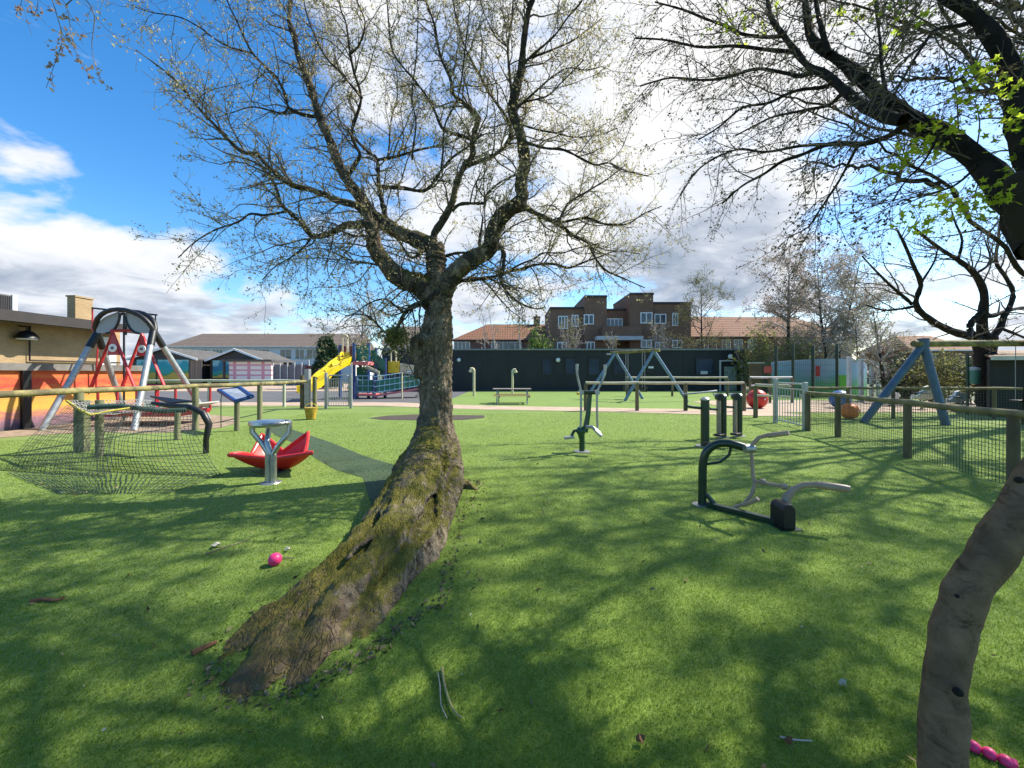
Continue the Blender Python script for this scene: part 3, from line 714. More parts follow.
rt_tube([(2.74, 1.86, 2.0, .09), (2.68, 1.93, 2.2, .115), (2.63, 1.94, 2.34, .12), (2.58, 1.93, 2.46, .10), (2.54, 1.92, 2.56, .07)], 16)
to = tm.build('trunk', m_bark_smooth, rt)
md = to.modifiers.new('sub', 'SUBSURF'); md.levels = md.render_levels = 2
tex3 = bpy.data.textures.new('trunk_lumps', 'CLOUDS'); tex3.noise_scale = .12; tex3.noise_depth = 2
md = to.modifiers.new('lumps', 'DISPLACE'); md.texture = tex3; md.strength = .022; md.mid_level = .5; md.texture_coords = 'LOCAL'
for px, py, d, s in ((957, 596, 1.43, .009), (958, 692, 1.38, .018), (1019, 480, 1.47, .017)):
    MB().ball(P(px, py, d+.012), s*.85, 10, .9).build('knot', m_bark_dark, rt)
V, Fq = np_tubes(rp, rr_*(1+.08*RNG.normal(size=rr_.shape)), 8)
link('limb', V, Fq, m_bark_dark, rt)
nv = len(RL)
c1, q1 = spawn(rp[:nv], rr_[:nv], 15.0, .3, 1.1, 8, RNG, .9, .8, -.05, .16, .03, t0=.2, rmax=.006)
c2, q2 = spawn(c1, q1, 17.0, .1, .38, 5, RNG, .8, .8, -.05, .18, .03, t0=.1, rmax=.004, rend=.001)
h1, g1 = spawn(rp[nv:], rr_[nv:], 6.5, .5, 1.6, 8, RNG, .6, 1., .1, .2, 0, t0=.15, rmax=.012)
h2, g2 = spawn(h1, g1, 5.0, .15, .5, 4, RNG, .6, 1., .05, .2, 0, t0=.15, rmax=.005)
V, Fq = join([np_tubes(c1, np.maximum(q1, .0016), 4), np_tubes(c2, np.maximum(q2, .0011), 3), np_tubes(h1, np.maximum(g1, .002), 4), np_tubes(h2, np.maximum(g2, .0015), 3)])
link('twigs', V, Fq, m_twig, rt)
V, Fq = join([leaves_on(c2, 4, .0125, RNG, .012, 2.0), leaves_on(h2, 2, .026, RNG, .03, 1.5)])
link('crown', V, Fq, m_leaf_fine, rt)
print('right tree', len(c1), len(c2), len(h2))
# fresh lime green lobed leaves on the near shoots
def lobed(cs, size, rng):
    Vs = []; n = 10
    rad = np.array([.15, 1, .55, .95, .5, .8, .5, .95, .55, 1.])
    ang = np.linspace(0, 2*np.pi, n, endpoint=False)-np.pi/2
    M = len(cs)
    nrm = unit(rng.normal(size=(M, 3))*.7+np.array([0, -.3, .8])); a = unit(np.cross(nrm, rng.normal(size=(M, 3)))); b = np.cross(nrm, a)
    s = size*(.6+.7*rng.random(M))
    V = cs[:, None]+(a[:, None]*np.cos(ang)[None, :, None]+b[:, None]*np.sin(ang)[None, :, None])*(rad[None, :, None]*s[:, None, None])
    return V.reshape(-1, 3), np.arange(M*n).reshape(-1, n)
k = RNG.integers(0, len(h1), 980); q_ = RNG.integers(2, 8, 980); cc = h1[k, q_]
vis = (np.abs(cc[:, 0]/cc[:, 1]) < 1.5) & (cc[:, 2]-EYE < 1.15*cc[:, 1]) & (cc[:, 1] > 0); cc = cc[~vis]  # unseen leaf clumps on the overhead limbs, added to dapple the lawn
cc = np.repeat(cc, 18, 0); cc = cc+RNG.normal(size=cc.shape)*.075
V, Fq = lobed(cc, .042, RNG); link('young_leaves', V, Fq, m_leaf_lime, rt, smooth=False)
spots = []
def leafline(pts, d0, d1, n, spread):
    o, _ = limb_px(pts, d0, d1, 2, 1); p, _ = resample(o, [1]*len(o), 40)
    i = RNG.integers(0, 40, n); spots.append(p[i]+RNG.normal(size=(n, 3))*spread)
leafline([(1024,185),(990,200),(960,208),(930,218),(905,222)], 2.0, 2.4, 60, .035)
leafline([(1020,190),(1000,195),(985,215)], 1.9, 2.1, 30, .05)
leafline([(955,135),(930,142),(905,158),(885,168)], 2.3, 2.6, 60, .04)
leafline([(1012,60),(985,65),(975,80)], 2.1, 2.3, 20, .04)
leafline([(1020,90),(1010,120),(1020,150)], 2.0, 2.1, 34, .06)
leafline([(980,110),(960,125),(930,130),(915,125)], 2.3, 2.6, 34, .05)
leafline([(900,5),(893,20),(890,40)], 2.8, 3.0, 24, .05)
leafline([(860,5),(870,25),(838,10),(828,18)], 3.1, 3.3, 26, .05)
leafline([(770,5),(765,20),(770,35),(730,30),(715,25),(745,10)], 3.8, 4.2, 60, .07)
leafline([(930,10),(925,18)], 2.6, 2.7, 12, .05)
leafline([(950,205),(930,200),(915,205)], 2.4, 2.6, 20, .04)
leafline([(990,75),(965,95),(968,70)], 2.2, 2.3, 20, .035)
V, Fq = lobed(np.repeat(np.concatenate(spots), 2, 0)+RNG.normal(size=(2*sum(len(x) for x in spots), 3))*.02, .024, RNG); link('young_leaves', V, Fq, m_leaf_lime, rt, smooth=False)

# ------------------------------------------------------------------ generic bare or leafy trees
def grow_tree(name, label, cat, loc, height, spread, trunk_r, rng, m_b, m_t, m_l, limbs=9, per1=3.0, per2=5.0, leaf=.06, nl=4, up=.5, clear=.25, tw=1.0, trunks=1, droop=0, group=None, lens=1.0):
    t = thing(name, label, cat, loc, group); L = np.array(loc)
    tp = []; tr = []
    for k in range(trunks):
        ox = (k-(trunks-1)/2)*.35*spread/max(trunks, 1)
        lean = rng.normal(size=2)*.05*height
        pts = [L+np.array([ox*.3, 0, -.1]), L+np.array([ox*.5+lean[0]*.2, lean[1]*.2, height*.25]), L+np.array([ox+lean[0]*.5, lean[1]*.6, height*.55]), L+np.array([ox*1.2+lean[0], lean[1], height*.95])]
        p, r = resample(pts, [trunk_r, trunk_r*.8, trunk_r*.45, trunk_r*.08], 20); tp.append(p); tr.append(r)
    tp = np.array(tp); tr = np.array(tr)
    V, Fq = np_tubes(tp, tr, 9); link('trunk', V, Fq, m_b, t)
    H = height
    a1, e1 = spawn(tp, tr, limbs/H, spread*.45, spread*.95, 9, rng, .6, 1., up, .14, droop, t0=clear, rmax=trunk_r*.5, rend=.008*tw, rk=.6)
    a2, e2 = spawn(a1, e1, per1, spread*.15, spread*.42, 6, rng, .7, .9, up*.5, .2, droop, t0=.15, rmax=trunk_r*.2, rend=.005*tw)
    a3, e3 = spawn(a2, e2, per2, spread*.06, spread*.18, 4, rng, .7, .9, up*.3, .2, droop, t0=.15, rmax=.012*tw, rend=.004*tw)
    V, Fq = join([np_tubes(a1, e1, 6), np_tubes(a2, np.maximum(e2, .006*tw), 4), np_tubes(a3, np.maximum(e3, .004*tw), 3)])
    link('branches', V, Fq, m_t, t)
    if nl:
        V, Fq = leaves_on(a3, nl, leaf, rng, leaf*1.5, 1.4); link('crown', V, Fq, m_l, t)
    return t, len(a3)
def bush(name, label, loc, rx, ry, h, rng, m_l, m_t, n=2500, leaf=.12, cat='bush', stems=14, group=None):
    t = thing(name, label, cat, loc, group); L = np.array(loc)
    # stems
    base = L[None]+rng.normal(size=(stems, 3))*np.array([rx*.15, ry*.15, 0])
    tip = L[None]+np.stack([rng.normal(size=stems)*rx*.6, rng.normal(size=stems)*ry*.6, h*(.55+.45*rng.random(stems))], 1)
    w = np.linspace(0, 1, 8)[None, :, None]; Pp = base[:, None]*(1-w)+tip[:, None]*w+rng.normal(size=(stems, 8, 3))*.04*h*w
    Rr = np.repeat(np.linspace(.03, .008, 8)[None], stems, 0)*max(h/3, .5)
    s1, x1 = spawn(Pp, Rr, 3.0, rx*.2, rx*.6, 6, rng, .7, .9, .2, .2, 0, t0=.2, rmax=.015, rend=.005)
    V, Fq = join([np_tubes(Pp, Rr, 5), np_tubes(s1, np.maximum(x1, .006), 3)]); link('stems', V, Fq, m_t, t)
    # uneven clumps of leaves
    nc = 26; cl = rng.normal(size=(nc, 3)); cl = unit(cl)*(rng.random((nc, 1))**.5)
    cc = L[None]+np.stack([cl[:, 0]*rx*.85, cl[:, 1]*ry*.85, h*.5+cl[:, 2]*h*.45], 1)
    k = rng.integers(0, nc, n); c = cc[k]+rng.normal(size=(n, 3))*np.array([rx*.2, ry*.2, h*.12])
    c = c[c[:, 2] > .03]
    V, Fq = quads_at(c, leaf, rng, 1.3); link('foliage', V, Fq, m_l, t)
    return t

# big spreading tree behind the right-hand swing
D = 15.0
bt = thing('spreading_tree', 'bare spreading tree with low twisting limbs behind the dark shed at right', 'tree', (18.2, D, 0))
BL = [
 ('T', [(987,412),(986,380),(985,350),(985,336)], 15, 15, 22, 24),
 ('b1', [(990,342),(972,337),(949,330),(928,318),(916,306),(918,294),(921,283),(914,267),(904,243),(896,228)], 15, 13.8, 13, 2.5),
 ('b1b', [(912,304),(904,297),(890,285),(874,269),(862,256)], 14.6, 14.2, 5, 1.5),
 ('b1c', [(916,306),(900,309),(883,310),(866,305)], 14.6, 14.9, 4.5, 1.5),
 ('b2', [(985,338),(982,330),(983,311),(984,293),(975,274),(958,260),(942,250),(926,238),(912,226)], 15, 14.4, 14, 2.5),
 ('b2b', [(983,311),(972,322),(970,330),(976,337)], 14.8, 14.8, 8, 7),
 ('b3', [(990,340),(1001,326),(1003,318),(1010,306),(1013,292),(1005,276),(996,262),(998,241),(1000,222)], 15, 15.4, 10, 2.5),
 ('b3b', [(984,312),(991,316),(1010,310),(1026,307),(1050,300)], 14.9, 15.6, 8, 3),
 ('b4', [(958,260),(962,240),(955,222),(950,205)], 14.6, 14.8, 4, 1.5),
 ('b5', [(975,274),(990,262),(985,240)], 14.7, 15, 4, 1.5),
 ('b6', [(921,283),(934,262),(938,246)], 14.2, 14.0, 3.5, 1.4),
 ('b7', [(1000,328),(1018,335),(1034,342)], 15, 15.3, 5, 2.5),
]
sp_, sr_ = [], []
for nm, pts, d0, d1, w0, w1 in BL:
    o, q = limb_px(pts, d0, d1, w0, w1); p, r = resample(o, q, 24); sp_.append(p); sr_.append(r)
sp_ = np.array(sp_); sr_ = np.array(sr_)
V, Fq = np_tubes(sp_, sr_*(1+.07*RNG.normal(size=sr_.shape)), 10); link('trunk', V, Fq, m_bark_dark, bt)
a1, e1 = spawn(sp_[1:], sr_[1:], 2.6, .8, 2.6, 9, RNG, .7, .9, .25, .18, 0, t0=.15, rmax=.03, rend=.006)
a2, e2 = spawn(a1, e1, 3.0, .3, 1.0, 6, RNG, .7, .9, .1, .2, 0, t0=.15, rmax=.012, rend=.004)
a3, e3 = spawn(a2, e2, 3.5, .12, .4, 4, RNG, .7, .9, .05, .2, 0, t0=.15, rmax=.007, rend=.003)
V, Fq = join([np_tubes(a1, np.maximum(e1, .006), 5), np_tubes(a2, np.maximum(e2, .004), 3), np_tubes(a3, np.maximum(e3, .003), 3)]); link('branches', V, Fq, m_twig, bt)
V, Fq = leaves_on(a3, 3, .035, RNG, .03); link('crown', V, Fq, m_leaf_fine, bt)
print('spreading', len(a2), len(a3))

rg = np.random.default_rng(5)
# tree to the right of the picture whose crown reaches into it and shades the lawn
grow_tree('shade_tree', 'bare branched tree just beyond the right edge of the lawn', 'tree', (12.6, 7.2, 0), 9.5, 5.2, .22, rg, m_bark_dark, m_twig, m_leaf_fine, limbs=26, per1=3, per2=5, leaf=.06, nl=3, up=.25, clear=.3, tw=.8)
tt = thing('shade_tree', 'tall fine twigged tree whose crown fills the sky at upper right', 'tree', (15.6, 11.6, 0))
TL = [[(15.6,11.6,-.1),(15.5,11.5,2),(15.4,11.4,4.5),(15.2,11.3,7.5),(15.0,11.2,11),(14.9,11.1,14)],
 [(15.4,11.4,4.2),(13.6,11.0,5.6),(11.4,10.4,6.6),(9.0,9.6,7.3),(6.6,8.8,7.6)],
 [(15.3,11.4,5.6),(13.2,10.2,7.4),(10.8,9.2,8.6),(8.2,8.4,9.2),(5.8,7.8,9.3)],
 [(15.2,11.3,6.6),(13.4,12.0,8.4),(11.0,12.4,9.6),(8.8,12.2,10.4),(6.8,11.8,10.6)],
 [(15.3,11.4,5.0),(13.8,9.6,6.2),(11.6,7.8,7.0),(9.2,6.6,7.4),(7.4,5.8,7.2)],
 [(15.1,11.3,8.4),(13.0,11.0,10.6),(11.0,10.6,12.2),(9.4,10.2,13.2)],
 [(15.2,11.3,7.4),(14.2,9.0,9.2),(12.6,7.4,10.2),(10.4,6.6,10.8)],
 [(11.4,10.4,6.6),(9.8,11.0,7.4),(8.2,11.2,7.6)],
 [(11.6,7.8,7.0),(9.6,8.0,7.6),(7.6,7.8,7.7)],
 [(15.2,11.3,7.0),(13.2,9.6,9.2),(10.8,8.4,10.4),(8.6,7.4,11.0),(6.6,6.6,11.2)],  # overhead limbs out of view, placed to shade the lawn
 [(15.1,11.3,8.0),(12.8,8.8,10.6),(10.6,7.2,11.4),(8.8,5.8,11.2),(7.2,4.8,10.4)],
 [(15.3,11.4,6.2),(13.6,8.8,8.6),(12.0,6.6,9.6),(10.4,5.0,9.8),(9.0,4.0,9.2)],
 [(15.0,11.2,10.5),(13.4,11.4,13.0),(11.8,11.8,14.6),(10.2,12.0,15.4)],
 [(15.0,11.2,11),(13.6,10.0,13.4),(12.0,9.4,14.6),(10.4,9.2,14.8)],
 [(14.9,11.1,12),(14.6,12.6,14.4),(14.0,14.2,16.2)],
 [(12.8,8.8,10.6),(12.2,8.0,12.2),(11.0,7.6,13.2),(9.6,7.6,13.4)],
 [(15.5,11.5,3.6),(17,12.4,5.4),(18.6,13.2,7.2)], [(15.4,11.4,4.8),(16.6,10.2,6.8),(18,9.4,8.6)]]
tp_, tr_ = [], []
for i, h in enumerate(TL):
    p, r = resample(h, np.linspace(.30 if i == 0 else .07, .01, len(h)), 30); p = p+np.cumsum(rg.normal(size=p.shape)*(.0 if i == 0 else .045), 0); tp_.append(p); tr_.append(r)
tp_ = np.array(tp_); tr_ = np.array(tr_)
V, Fq = np_tubes(tp_, tr_*(1+.06*rg.normal(size=tr_.shape)), 9); link('trunk', V, Fq, m_bark_dark, tt)
a1, e1 = spawn(tp_, tr_, 3.2, .7, 2.6, 9, rg, .7, .9, .1, .15, .01, t0=.2, rmax=.03, rend=.005)
a2, e2 = spawn(a1, e1, 4.5, .25, .95, 6, rg, .7, .9, .05, .18, .01, t0=.12, rmax=.011, rend=.003)
a3, e3 = spawn(a2, e2, 6.0, .12, .36, 4, rg, .7, .9, .0, .2, .01, t0=.12, rmax=.006, rend=.002)
V, Fq = join([np_tubes(a1, np.maximum(e1, .005), 5), np_tubes(a2, np.maximum(e2, .0035), 3), np_tubes(a3, np.maximum(e3, .0026), 3)]); link('branches', V, Fq, m_twig, tt)
V, Fq = leaves_on(a3, 3, .036, rg, .04); link('crown', V, Fq, m_leaf_fine, tt)
e_ = a2[:, -1]; hi = (e_[:, 2]-EYE > 1.06*e_[:, 1]) | (e_[:, 0] > 1.5*e_[:, 1])      # unseen leaf clumps outside the view, added to dapple the lawn
e_ = e_[hi]; e_ = np.repeat(e_[rg.random(len(e_)) < .34], 24, 0); e_ = e_+rg.normal(size=e_.shape)*.11
V, Fq = lobed(e_, .05, rg); link('young_leaves', V, Fq, m_leaf_lime, tt, smooth=False)
print('tall', len(a2), len(a3))
grow_tree('bare_tree', 'slender bare tree standing just right of the brown flats', 'tree', (G(706, 389).x*1.06, 41, 0), 11.4, 5.0, .16, rg, m_bark_dark, m_twig, m_leaf_olive, limbs=40, per1=3.4, per2=4.6, leaf=.08, nl=5, up=.3, clear=.22, tw=2)
grow_tree('bare_tree', 'reddish budding tree in front of the tiled roof on the right', 'tree', (26.5, 37.5, 0), 12.8, 6.6, .22, rg, m_bark_dark, m_twig_pale, m_leaf_red, limbs=40, per1=3.4, per2=4.6, leaf=.09, nl=5, up=.3, clear=.22, tw=2)
grow_tree('blossom_tree', 'twin stemmed pale blossom tree behind the painted court wall', 'tree', (29.0, 35.5, 0), 12.4, 6.0, .2, rg, m_bark_dark, m_twig_pale, m_leaf_blossom, limbs=40, per1=3.4, per2=4.6, leaf=.09, nl=5, up=.3, clear=.22, tw=2, trunks=2)
grow_tree('blossom_tree', 'low bushy tree with white blossom beside the white posts', 'tree', (20.6, 21.5, 0), 5.4, 2.9, .13, rg, m_bark_dark, m_twig_pale, m_leaf_olive, limbs=30, per1=4.0, per2=5.0, leaf=.05, nl=4, up=.55, clear=.15, tw=1.2)
grow_tree('blossom_tree', 'white blossom tree low in front of the tiled house end', 'tree', (27.5, 31, 0), 5.6, 3.2, .13, rg, m_bark_dark, m_twig_pale, m_leaf_blossom, limbs=26, per1=3.2, per2=4.0, leaf=.09, nl=4, up=.4, clear=.2, tw=1.5)
grow_tree('blossom_tree', 'pale flowering tree behind the yellow slide tower', 'tree', (-15.6, 40, 0), 9.0, 4.3, .2, rg, m_bark_dark, m_twig_pale, m_leaf_blossom, limbs=30, per1=2.6, per2=3.4, leaf=.10, nl=5, up=.5, clear=.15, tw=2)
grow_tree('budding_tree', 'budding tree behind the dark classroom left of the main trunk', 'tree', (-11.0, 44, 0), 7.4, 4.0, .18, rg, m_bark_dark, m_twig_pale, m_leaf_olive, limbs=26, per1=2.6, per2=3.0, leaf=.10, nl=4, up=.5, clear=.15, tw=2)
for px, h, lab in ((486, 5.0, 'thin young birch in front of the orange roof, left of the pair'), (500, 6.2, 'pale birch trunk in front of the orange roof, middle of three'), (521, 7.2, 'tallest pale birch beside the green bush behind the classroom')):
    grow_tree('birch_tree', lab, 'tree', ((px-CX)/F*38, 38, 0), h+2.5, 2.0, .11, rg, m_birch, m_twig_pale, m_leaf_olive, limbs=18, per1=3, per2=3, leaf=.08, nl=3, up=.8, clear=.35, tw=2)
bush('green_bush', 'rounded bright green bush behind the dark classroom roof', ((538-CX)/F*37, 37, 0), 1.5, 1.2, 5.6, rg, m_leaf_green, m_twig, 3200, .16)
for px, h, w, lab in ((572, 6.6, 2.4, 'tangled bare shrub in front of the left end of the brown flats'), (664, 6.8, 2.2, 'olive leafed shrub against the right bay of the brown flats'), (612, 5.4, 1.6, 'low brown shrub under the balcony of the flats')):
    grow_tree('bare_shrub', lab, 'bush', ((px-CX)/F*39, 39, 0), h, w, .08, rg, m_twig_pale, m_twig_pale, m_leaf_olive, limbs=30, per1=3, per2=3, leaf=.09, nl=3, up=.6, clear=.1, tw=2, trunks=3)
for px, h, w, lab in ((760, 5.4, 2.4, 'olive green shrub behind the court at the end of the classroom'), (800, 4.6, 2.0, 'green shrub peeping over the painted court wall')):
    bush('court_shrub', lab, ((px-CX)/F*32, 32, 0), w, 1.2, h, rg, m_leaf_olive, m_twig, 2600, .14)
for px, d, h, w, lab in ((935, 19, 2.7, 1.9, 'yellow green shrub behind the blue swing frame'), (905, 20, 2.4, 1.5, 'dark green shrub left of the blue swing frame'), (968, 19.5, 2.4, 1.4, 'dark leafy shrub next to the timber shed')):
    bush('shrub', lab, ((px-CX)/F*d, d, 0), w, .9, h, rg, m_leaf_olive if px == 935 else m_leaf_dark, m_twig, 2600, .08)
# conifer by the slide
cf = thing('conifer', 'dark green conifer beside the top of the yellow slide', 'tree', ((327-CX)/F*38, 38, 0))
MB().tube([((327-CX)/F*38, 38, -.1), ((327-CX)/F*38, 38, 4.6)], [.16, .03], 7).build('trunk', m_bark_dark, cf)
n = 5200; z = rg.random(n)**1.2*4.9+.2; rad = 1.15*np.sqrt(np.clip(1-(z/5.3)**2.2, 0, 1))*(.55+.5*rg.random(n)); th = rg.random(n)*6.283
rad *= 1+.25*np.sin(th*3+z*2)
V, Fq = quads_at(np.stack([(327-CX)/F*38+rad*np.cos(th), 38+rad*np.sin(th), z], 1), .15, rg, 1.8); link('crown', V, Fq, m_leaf_dark, cf)

exec_order = None
# ------------------------------------------------------------------ buildings
def window(parent, x, y, z, w, h, cols=2, rows=1, mf=None, mg=None, t=.08, sill=False):
    """casement facing -y, centred at x, bottom z"""
    mf = mf or m_white; mg = mg or m_glass
    f = MB()
    f.bx(x-w/2, x+w/2, y-.05, y+.06, z, z+t); f.bx(x-w/2, x+w/2, y-.05, y+.06, z+h-t, z+h)
    for k in range(cols+1):
        xx = x-w/2+t/2+(w-t)*k/cols; f.bx(xx-t/2, xx+t/2, y-.048, y+.055, z+t, z+h-t)
    for k in range(1, rows):
        zz = z+h*(1-.3 if rows == 2 else k/rows); f.bx(x-w/2+t, x+w/2-t, y-.045, y+.05, zz-t/2, zz+t/2)
    o = f.build('window', mf, parent, smooth=False)
    MB().bx(x-w/2+.02, x+w/2-.02, y-.01, y+.02, z+.02, z+h-.02).build('pane', mg, o, smooth=False)
    if sill: MB().bx(x-w/2-.06, x+w/2+.06, y-.14, y+.04, z-.08, z-.004).build('sill', m_offwhite, o, smooth=False)
    return o

# dark modular classroom
def xd(px, d): return (px-CX)/F*d
cl = thing('dark_classroom', 'long low classroom block with dark grey cladding across the far lawn', 'building', (4.5, 34, 0))
w = MB(); w.bx(-11.2, 20.1, 33.6, 41, 0, 3.52)
w.build('wall', m_clad, cl, smooth=False)
w = MB()
for i in range(27): w.bx(-10.6+i*1.15-.012, -10.6+i*1.15+.012, 33.585, 33.6, .12, 3.4)
w.bx(xd(508, 33.6)-.05, xd(508, 33.6)+.05, 33.55, 33.583, 0, 3.5)
w.build('cladding_seams', m_black, cl, smooth=False)
MB().bx(-11.3, 20.2, 33.45, 41.1, 3.525, 3.62).build('roof', m_roofgrey, cl, smooth=False)
MB().bx(-11.3, 20.2, 33.40, 33.447, 3.50, 3.63).build('roof_trim', m_clad_trim, cl, smooth=False)
MB().bx(-11.2, 20.1, 33.55, 33.597, 0, .12).build('plinth', m_black, cl, smooth=False)
for a, b in ((542, 552), (565, 576), (588, 600), (613, 625)):
    window(cl, xd((a+b)/2, 33.6), 33.57, 1.35, xd(b, 33.6)-xd(a, 33.6), 1.5, 1, 1, m_black, m_glass_blue, .06)
window(cl, xd(704.5, 33.6), 33.57, 1.38, 1.6, 1.45, 1, 1, m_black, m_glass_blue, .06)
MB().bx(xd(700, 33.6), xd(707, 33.6), 33.48, 33.515, 1.45, 1.72).build('notice', m_offwhite, cl, smooth=False)
for px, py, s in ((459, 360, .2), (558, 360, .22), (730, 356.6, .24)):
    c = P(px, py, 33.5); l = MB().lathe((c.x, 33.55, c.z), [(s, 0), (s, -.05), (s*.9, -.1)], 16, 'y').build('bulkhead_lamp', m_black, cl)
    MB().lathe((c.x, 33.44, c.z), [(s*.85, 0), (s*.7, -.05), (s*.3, -.08)], 16, 'y').build('diffuser', m_lamp, l)
d = MB(); x0, x1 = xd(719, 33.6), xd(742, 33.6)
d.bx(x0, x0+.1, 33.45, 33.59, 0, 2.55); d.bx(x1-.1, x1, 33.45, 33.59, 0, 2.55); d.bx(x0, x1, 33.45, 33.59, 2.552, 2.65)
d.build('door_frame', m_offwhite, cl, smooth=False)
d = MB().bx(xd(724, 33.6), xd(736, 33.6), 33.52, 33.59, .05, 2.1).build('door', mat('grey_green_door', (.27, .32, .29), None, 2, .5), cl, smooth=False)
MB().bx(xd(725, 33.6), xd(725, 33.6)+.1, 33.47, 33.515, 1.0, 1.14).build('handle', m_steel, d, smooth=False)
MB().bx(xd(646, 33.6), xd(655, 33.6), 33.5, 33.59, 1.5, 2.4).build('extractor_cowl', m_black, cl, smooth=False)
MB().bx(xd(648, 33.6), xd(653, 33.6), 33.47, 33.497, 1.95, 2.12).build('white_notice', m_white, cl, smooth=False)

def gable_house(name, label, x0, x1, y0, y1, eave, ridge, m_wall, m_roof, hipL=0, hipR=0, over=.35, wins=(), chim=(), fascia=m_white):
    t = thing(name, label, 'house', ((x0+x1)/2, (y0+y1)/2, 0))
    MB().bx(x0, x1, y0, y1, 0, eave).build('wall', m_wall, t, smooth=False)
    ym = (y0+y1)/2; a, b = x0-over, x1+over; c, d = y0-over, y1+over; e = eave+.02
    v = [(a, c, e), (b, c, e), (b, d, e), (a, d, e), (a+hipL, ym, ridge), (b-hipR, ym, ridge), (a, c, e-.12), (b, c, e-.12), (b, d, e-.12), (a, d, e-.12)]
    rf = MB().add(v, [(0, 1, 5, 4), (2, 3, 4, 5), (1, 2, 5), (3, 0, 4), (6, 9, 8, 7), (0, 6, 7, 1), (1, 7, 8, 2), (2, 8, 9, 3), (3, 9, 6, 0)]).build('roof', m_roof, t, smooth=False)
    MB().bx(a+.01, b-.01, c-.06, c-.005, e-.14, e+.02).build('gutter', fascia, t, smooth=False)
    for cx, w_, h_ in chim:
        q = MB(); q.bx(cx-w_/2, cx+w_/2, ym-.4, ym+.4, ridge-.8, ridge+h_); q.bx(cx-w_/2-.06, cx+w_/2+.06, ym-.46, ym+.46, ridge+h_+.003, ridge+h_+.12)
        q.lathe((cx, ym, ridge+h_+.12), [(.11, 0), (.09, .3)], 10)
        q.build('chimney', m_brick_red, rf, smooth=False)
    for wx, wz, ww, wh, wc in wins: window(t, wx, y0-.03, wz, ww, wh, wc, 1)
    return t
# orange roofed house behind the classroom
gable_house('tiled_house', 'brick house with an orange tiled hipped roof left of the brown flats', xd(455, 48), 5.3, 48, 57, 5.6, 8.1, m_brick_red, m_tile_orange, 4.0, 0, .35,
            [(xd(462, 48), 4.0, 2.0, 1.4, 4), (xd(500, 48), 4.0, 2.2, 1.4, 3), (xd(515, 48), 4.0, 1.6, 1.4, 2)], [(xd(537, 52), .8, .9)], m_fascia)
gable_house('tiled_house', 'house with a long faded orange tiled roof right of the brown flats', xd(690, 48), xd(852, 48), 48, 57, 5.95, 9.1, m_brick_brown, m_tile_orange, 0, 4.5, .4,
            [(xd(x, 48), 4.3, 1.1, 1.4, 2) for x in (700, 712, 726, 738, 752)]+[(xd(826, 48), 4.2, 1.9, 1.5, 2)], [], m_fascia)
gable_house('tiled_house', 'distant low house with a red roof ridge behind the spreading tree', xd(912, 52), xd(975, 52), 52, 60, 4.6, 6.9, m_brick_brown, m_tile_orange, 2, 2, .3, [(xd(930, 52), 3, 1.4, 1.2, 2)])
# long terrace with white upper storey on the left
gable_house('white_terrace', 'long terrace of white rendered houses under one brown tiled roof', xd(168, 66), xd(352, 66), 66, 76, 6.0, 8.7, m_render_white, m_tile_brown, 2.2, 0, .4,
            [(xd(x, 66), 3.9, w_, 1.7, c_) for x, w_, c_ in ((190, 1.8, 3), (203, 1.8, 3), (218, 1.8, 3), (262, 2.6, 4), (286, 2.0, 2), (300, 1.6, 2), (313, 2.2, 2), (330, 2, 2))], [])
gable_house('white_terrace', 'house with a sloping tiled gable seen just left of the trunk', xd(384, 60), xd(424, 60), 60, 68, 6.0, 9.2, m_render_white, m_tile_brown, .5, 2, .4, [(xd(404, 60), 3.6, 1.6, 1.4, 2)])

# brown brick flats
fl = thing('brown_flats', 'three storey brown brick flats with flat roofs and a balcony', 'building', (xd(620, 45), 48, 0))
def fx(px): return xd(px, 45)
def zz(py): return EYE+(HOR-py)/F*45
w = MB()
w.bx(fx(550), fx(584), 45, 52, 0, zz(309)); w.bx(fx(584), fx(606), 44.6, 52, 0, zz(298)); w.bx(fx(606), fx(629), 46.2, 52, 0, zz(309))
w.bx(fx(629), fx(652), 44.6, 52, 0, zz(295.5)); w.bx(fx(652), fx(691), 45, 52, 0, zz(304)); w.build('wall', m_brick_brown, fl, smooth=False)
w = MB()
for a, b, t, y in ((550, 584, 309, 44.9), (584, 606, 298, 44.5), (606, 629, 309, 46.1), (629, 652, 295.5, 44.5), (652, 691, 304, 44.9)):
    w.bx(fx(a)-.03, fx(b)+.03, y-.05, 52.05, zz(t)+.003, zz(t)+.22)
w.build('roof', m_fascia, fl, smooth=False)
w = MB(); w.bx(fx(600), fx(638), 43.6, 43.75, zz(337), zz(327.5)); w.bx(fx(600), fx(600)+.12, 43.753, 44.55, zz(337), zz(327.5)); w.bx(fx(638)-.12, fx(638), 43.753, 44.55, zz(337), zz(327.5))
w.build('balcony', m_brick_brown, fl, smooth=False)
MB().bx(fx(594), fx(639), 43.5, 46.15, zz(341), zz(337.2)).build('balcony_slab', m_offwhite, fl, smooth=False)
for px, py, pw, ph, c_, y in ((563, 329, 10, 13, 3, 44.97), (575, 327, 7, 12, 2, 44.97), (588, 325, 10, 10, 2, 44.57), (617, 328, 17, 11, 4, 46.17), (645, 324, 12, 11, 2, 44.57), (660, 324, 12, 10, 2, 44.97), (675, 326, 6, 13, 2, 44.97),
                           (645, 348, 11, 8, 2, 44.57), (677, 348, 10, 8, 2, 44.97), (590, 350, 8, 8, 2, 44.57), (562, 350, 10, 8, 2, 44.97), (659, 350, 9, 8, 2, 44.97)):
    window(fl, fx(px), y-.02, zz(py), pw*45/F, ph*45/F, c_, 1, m_white, m_glass, .11)

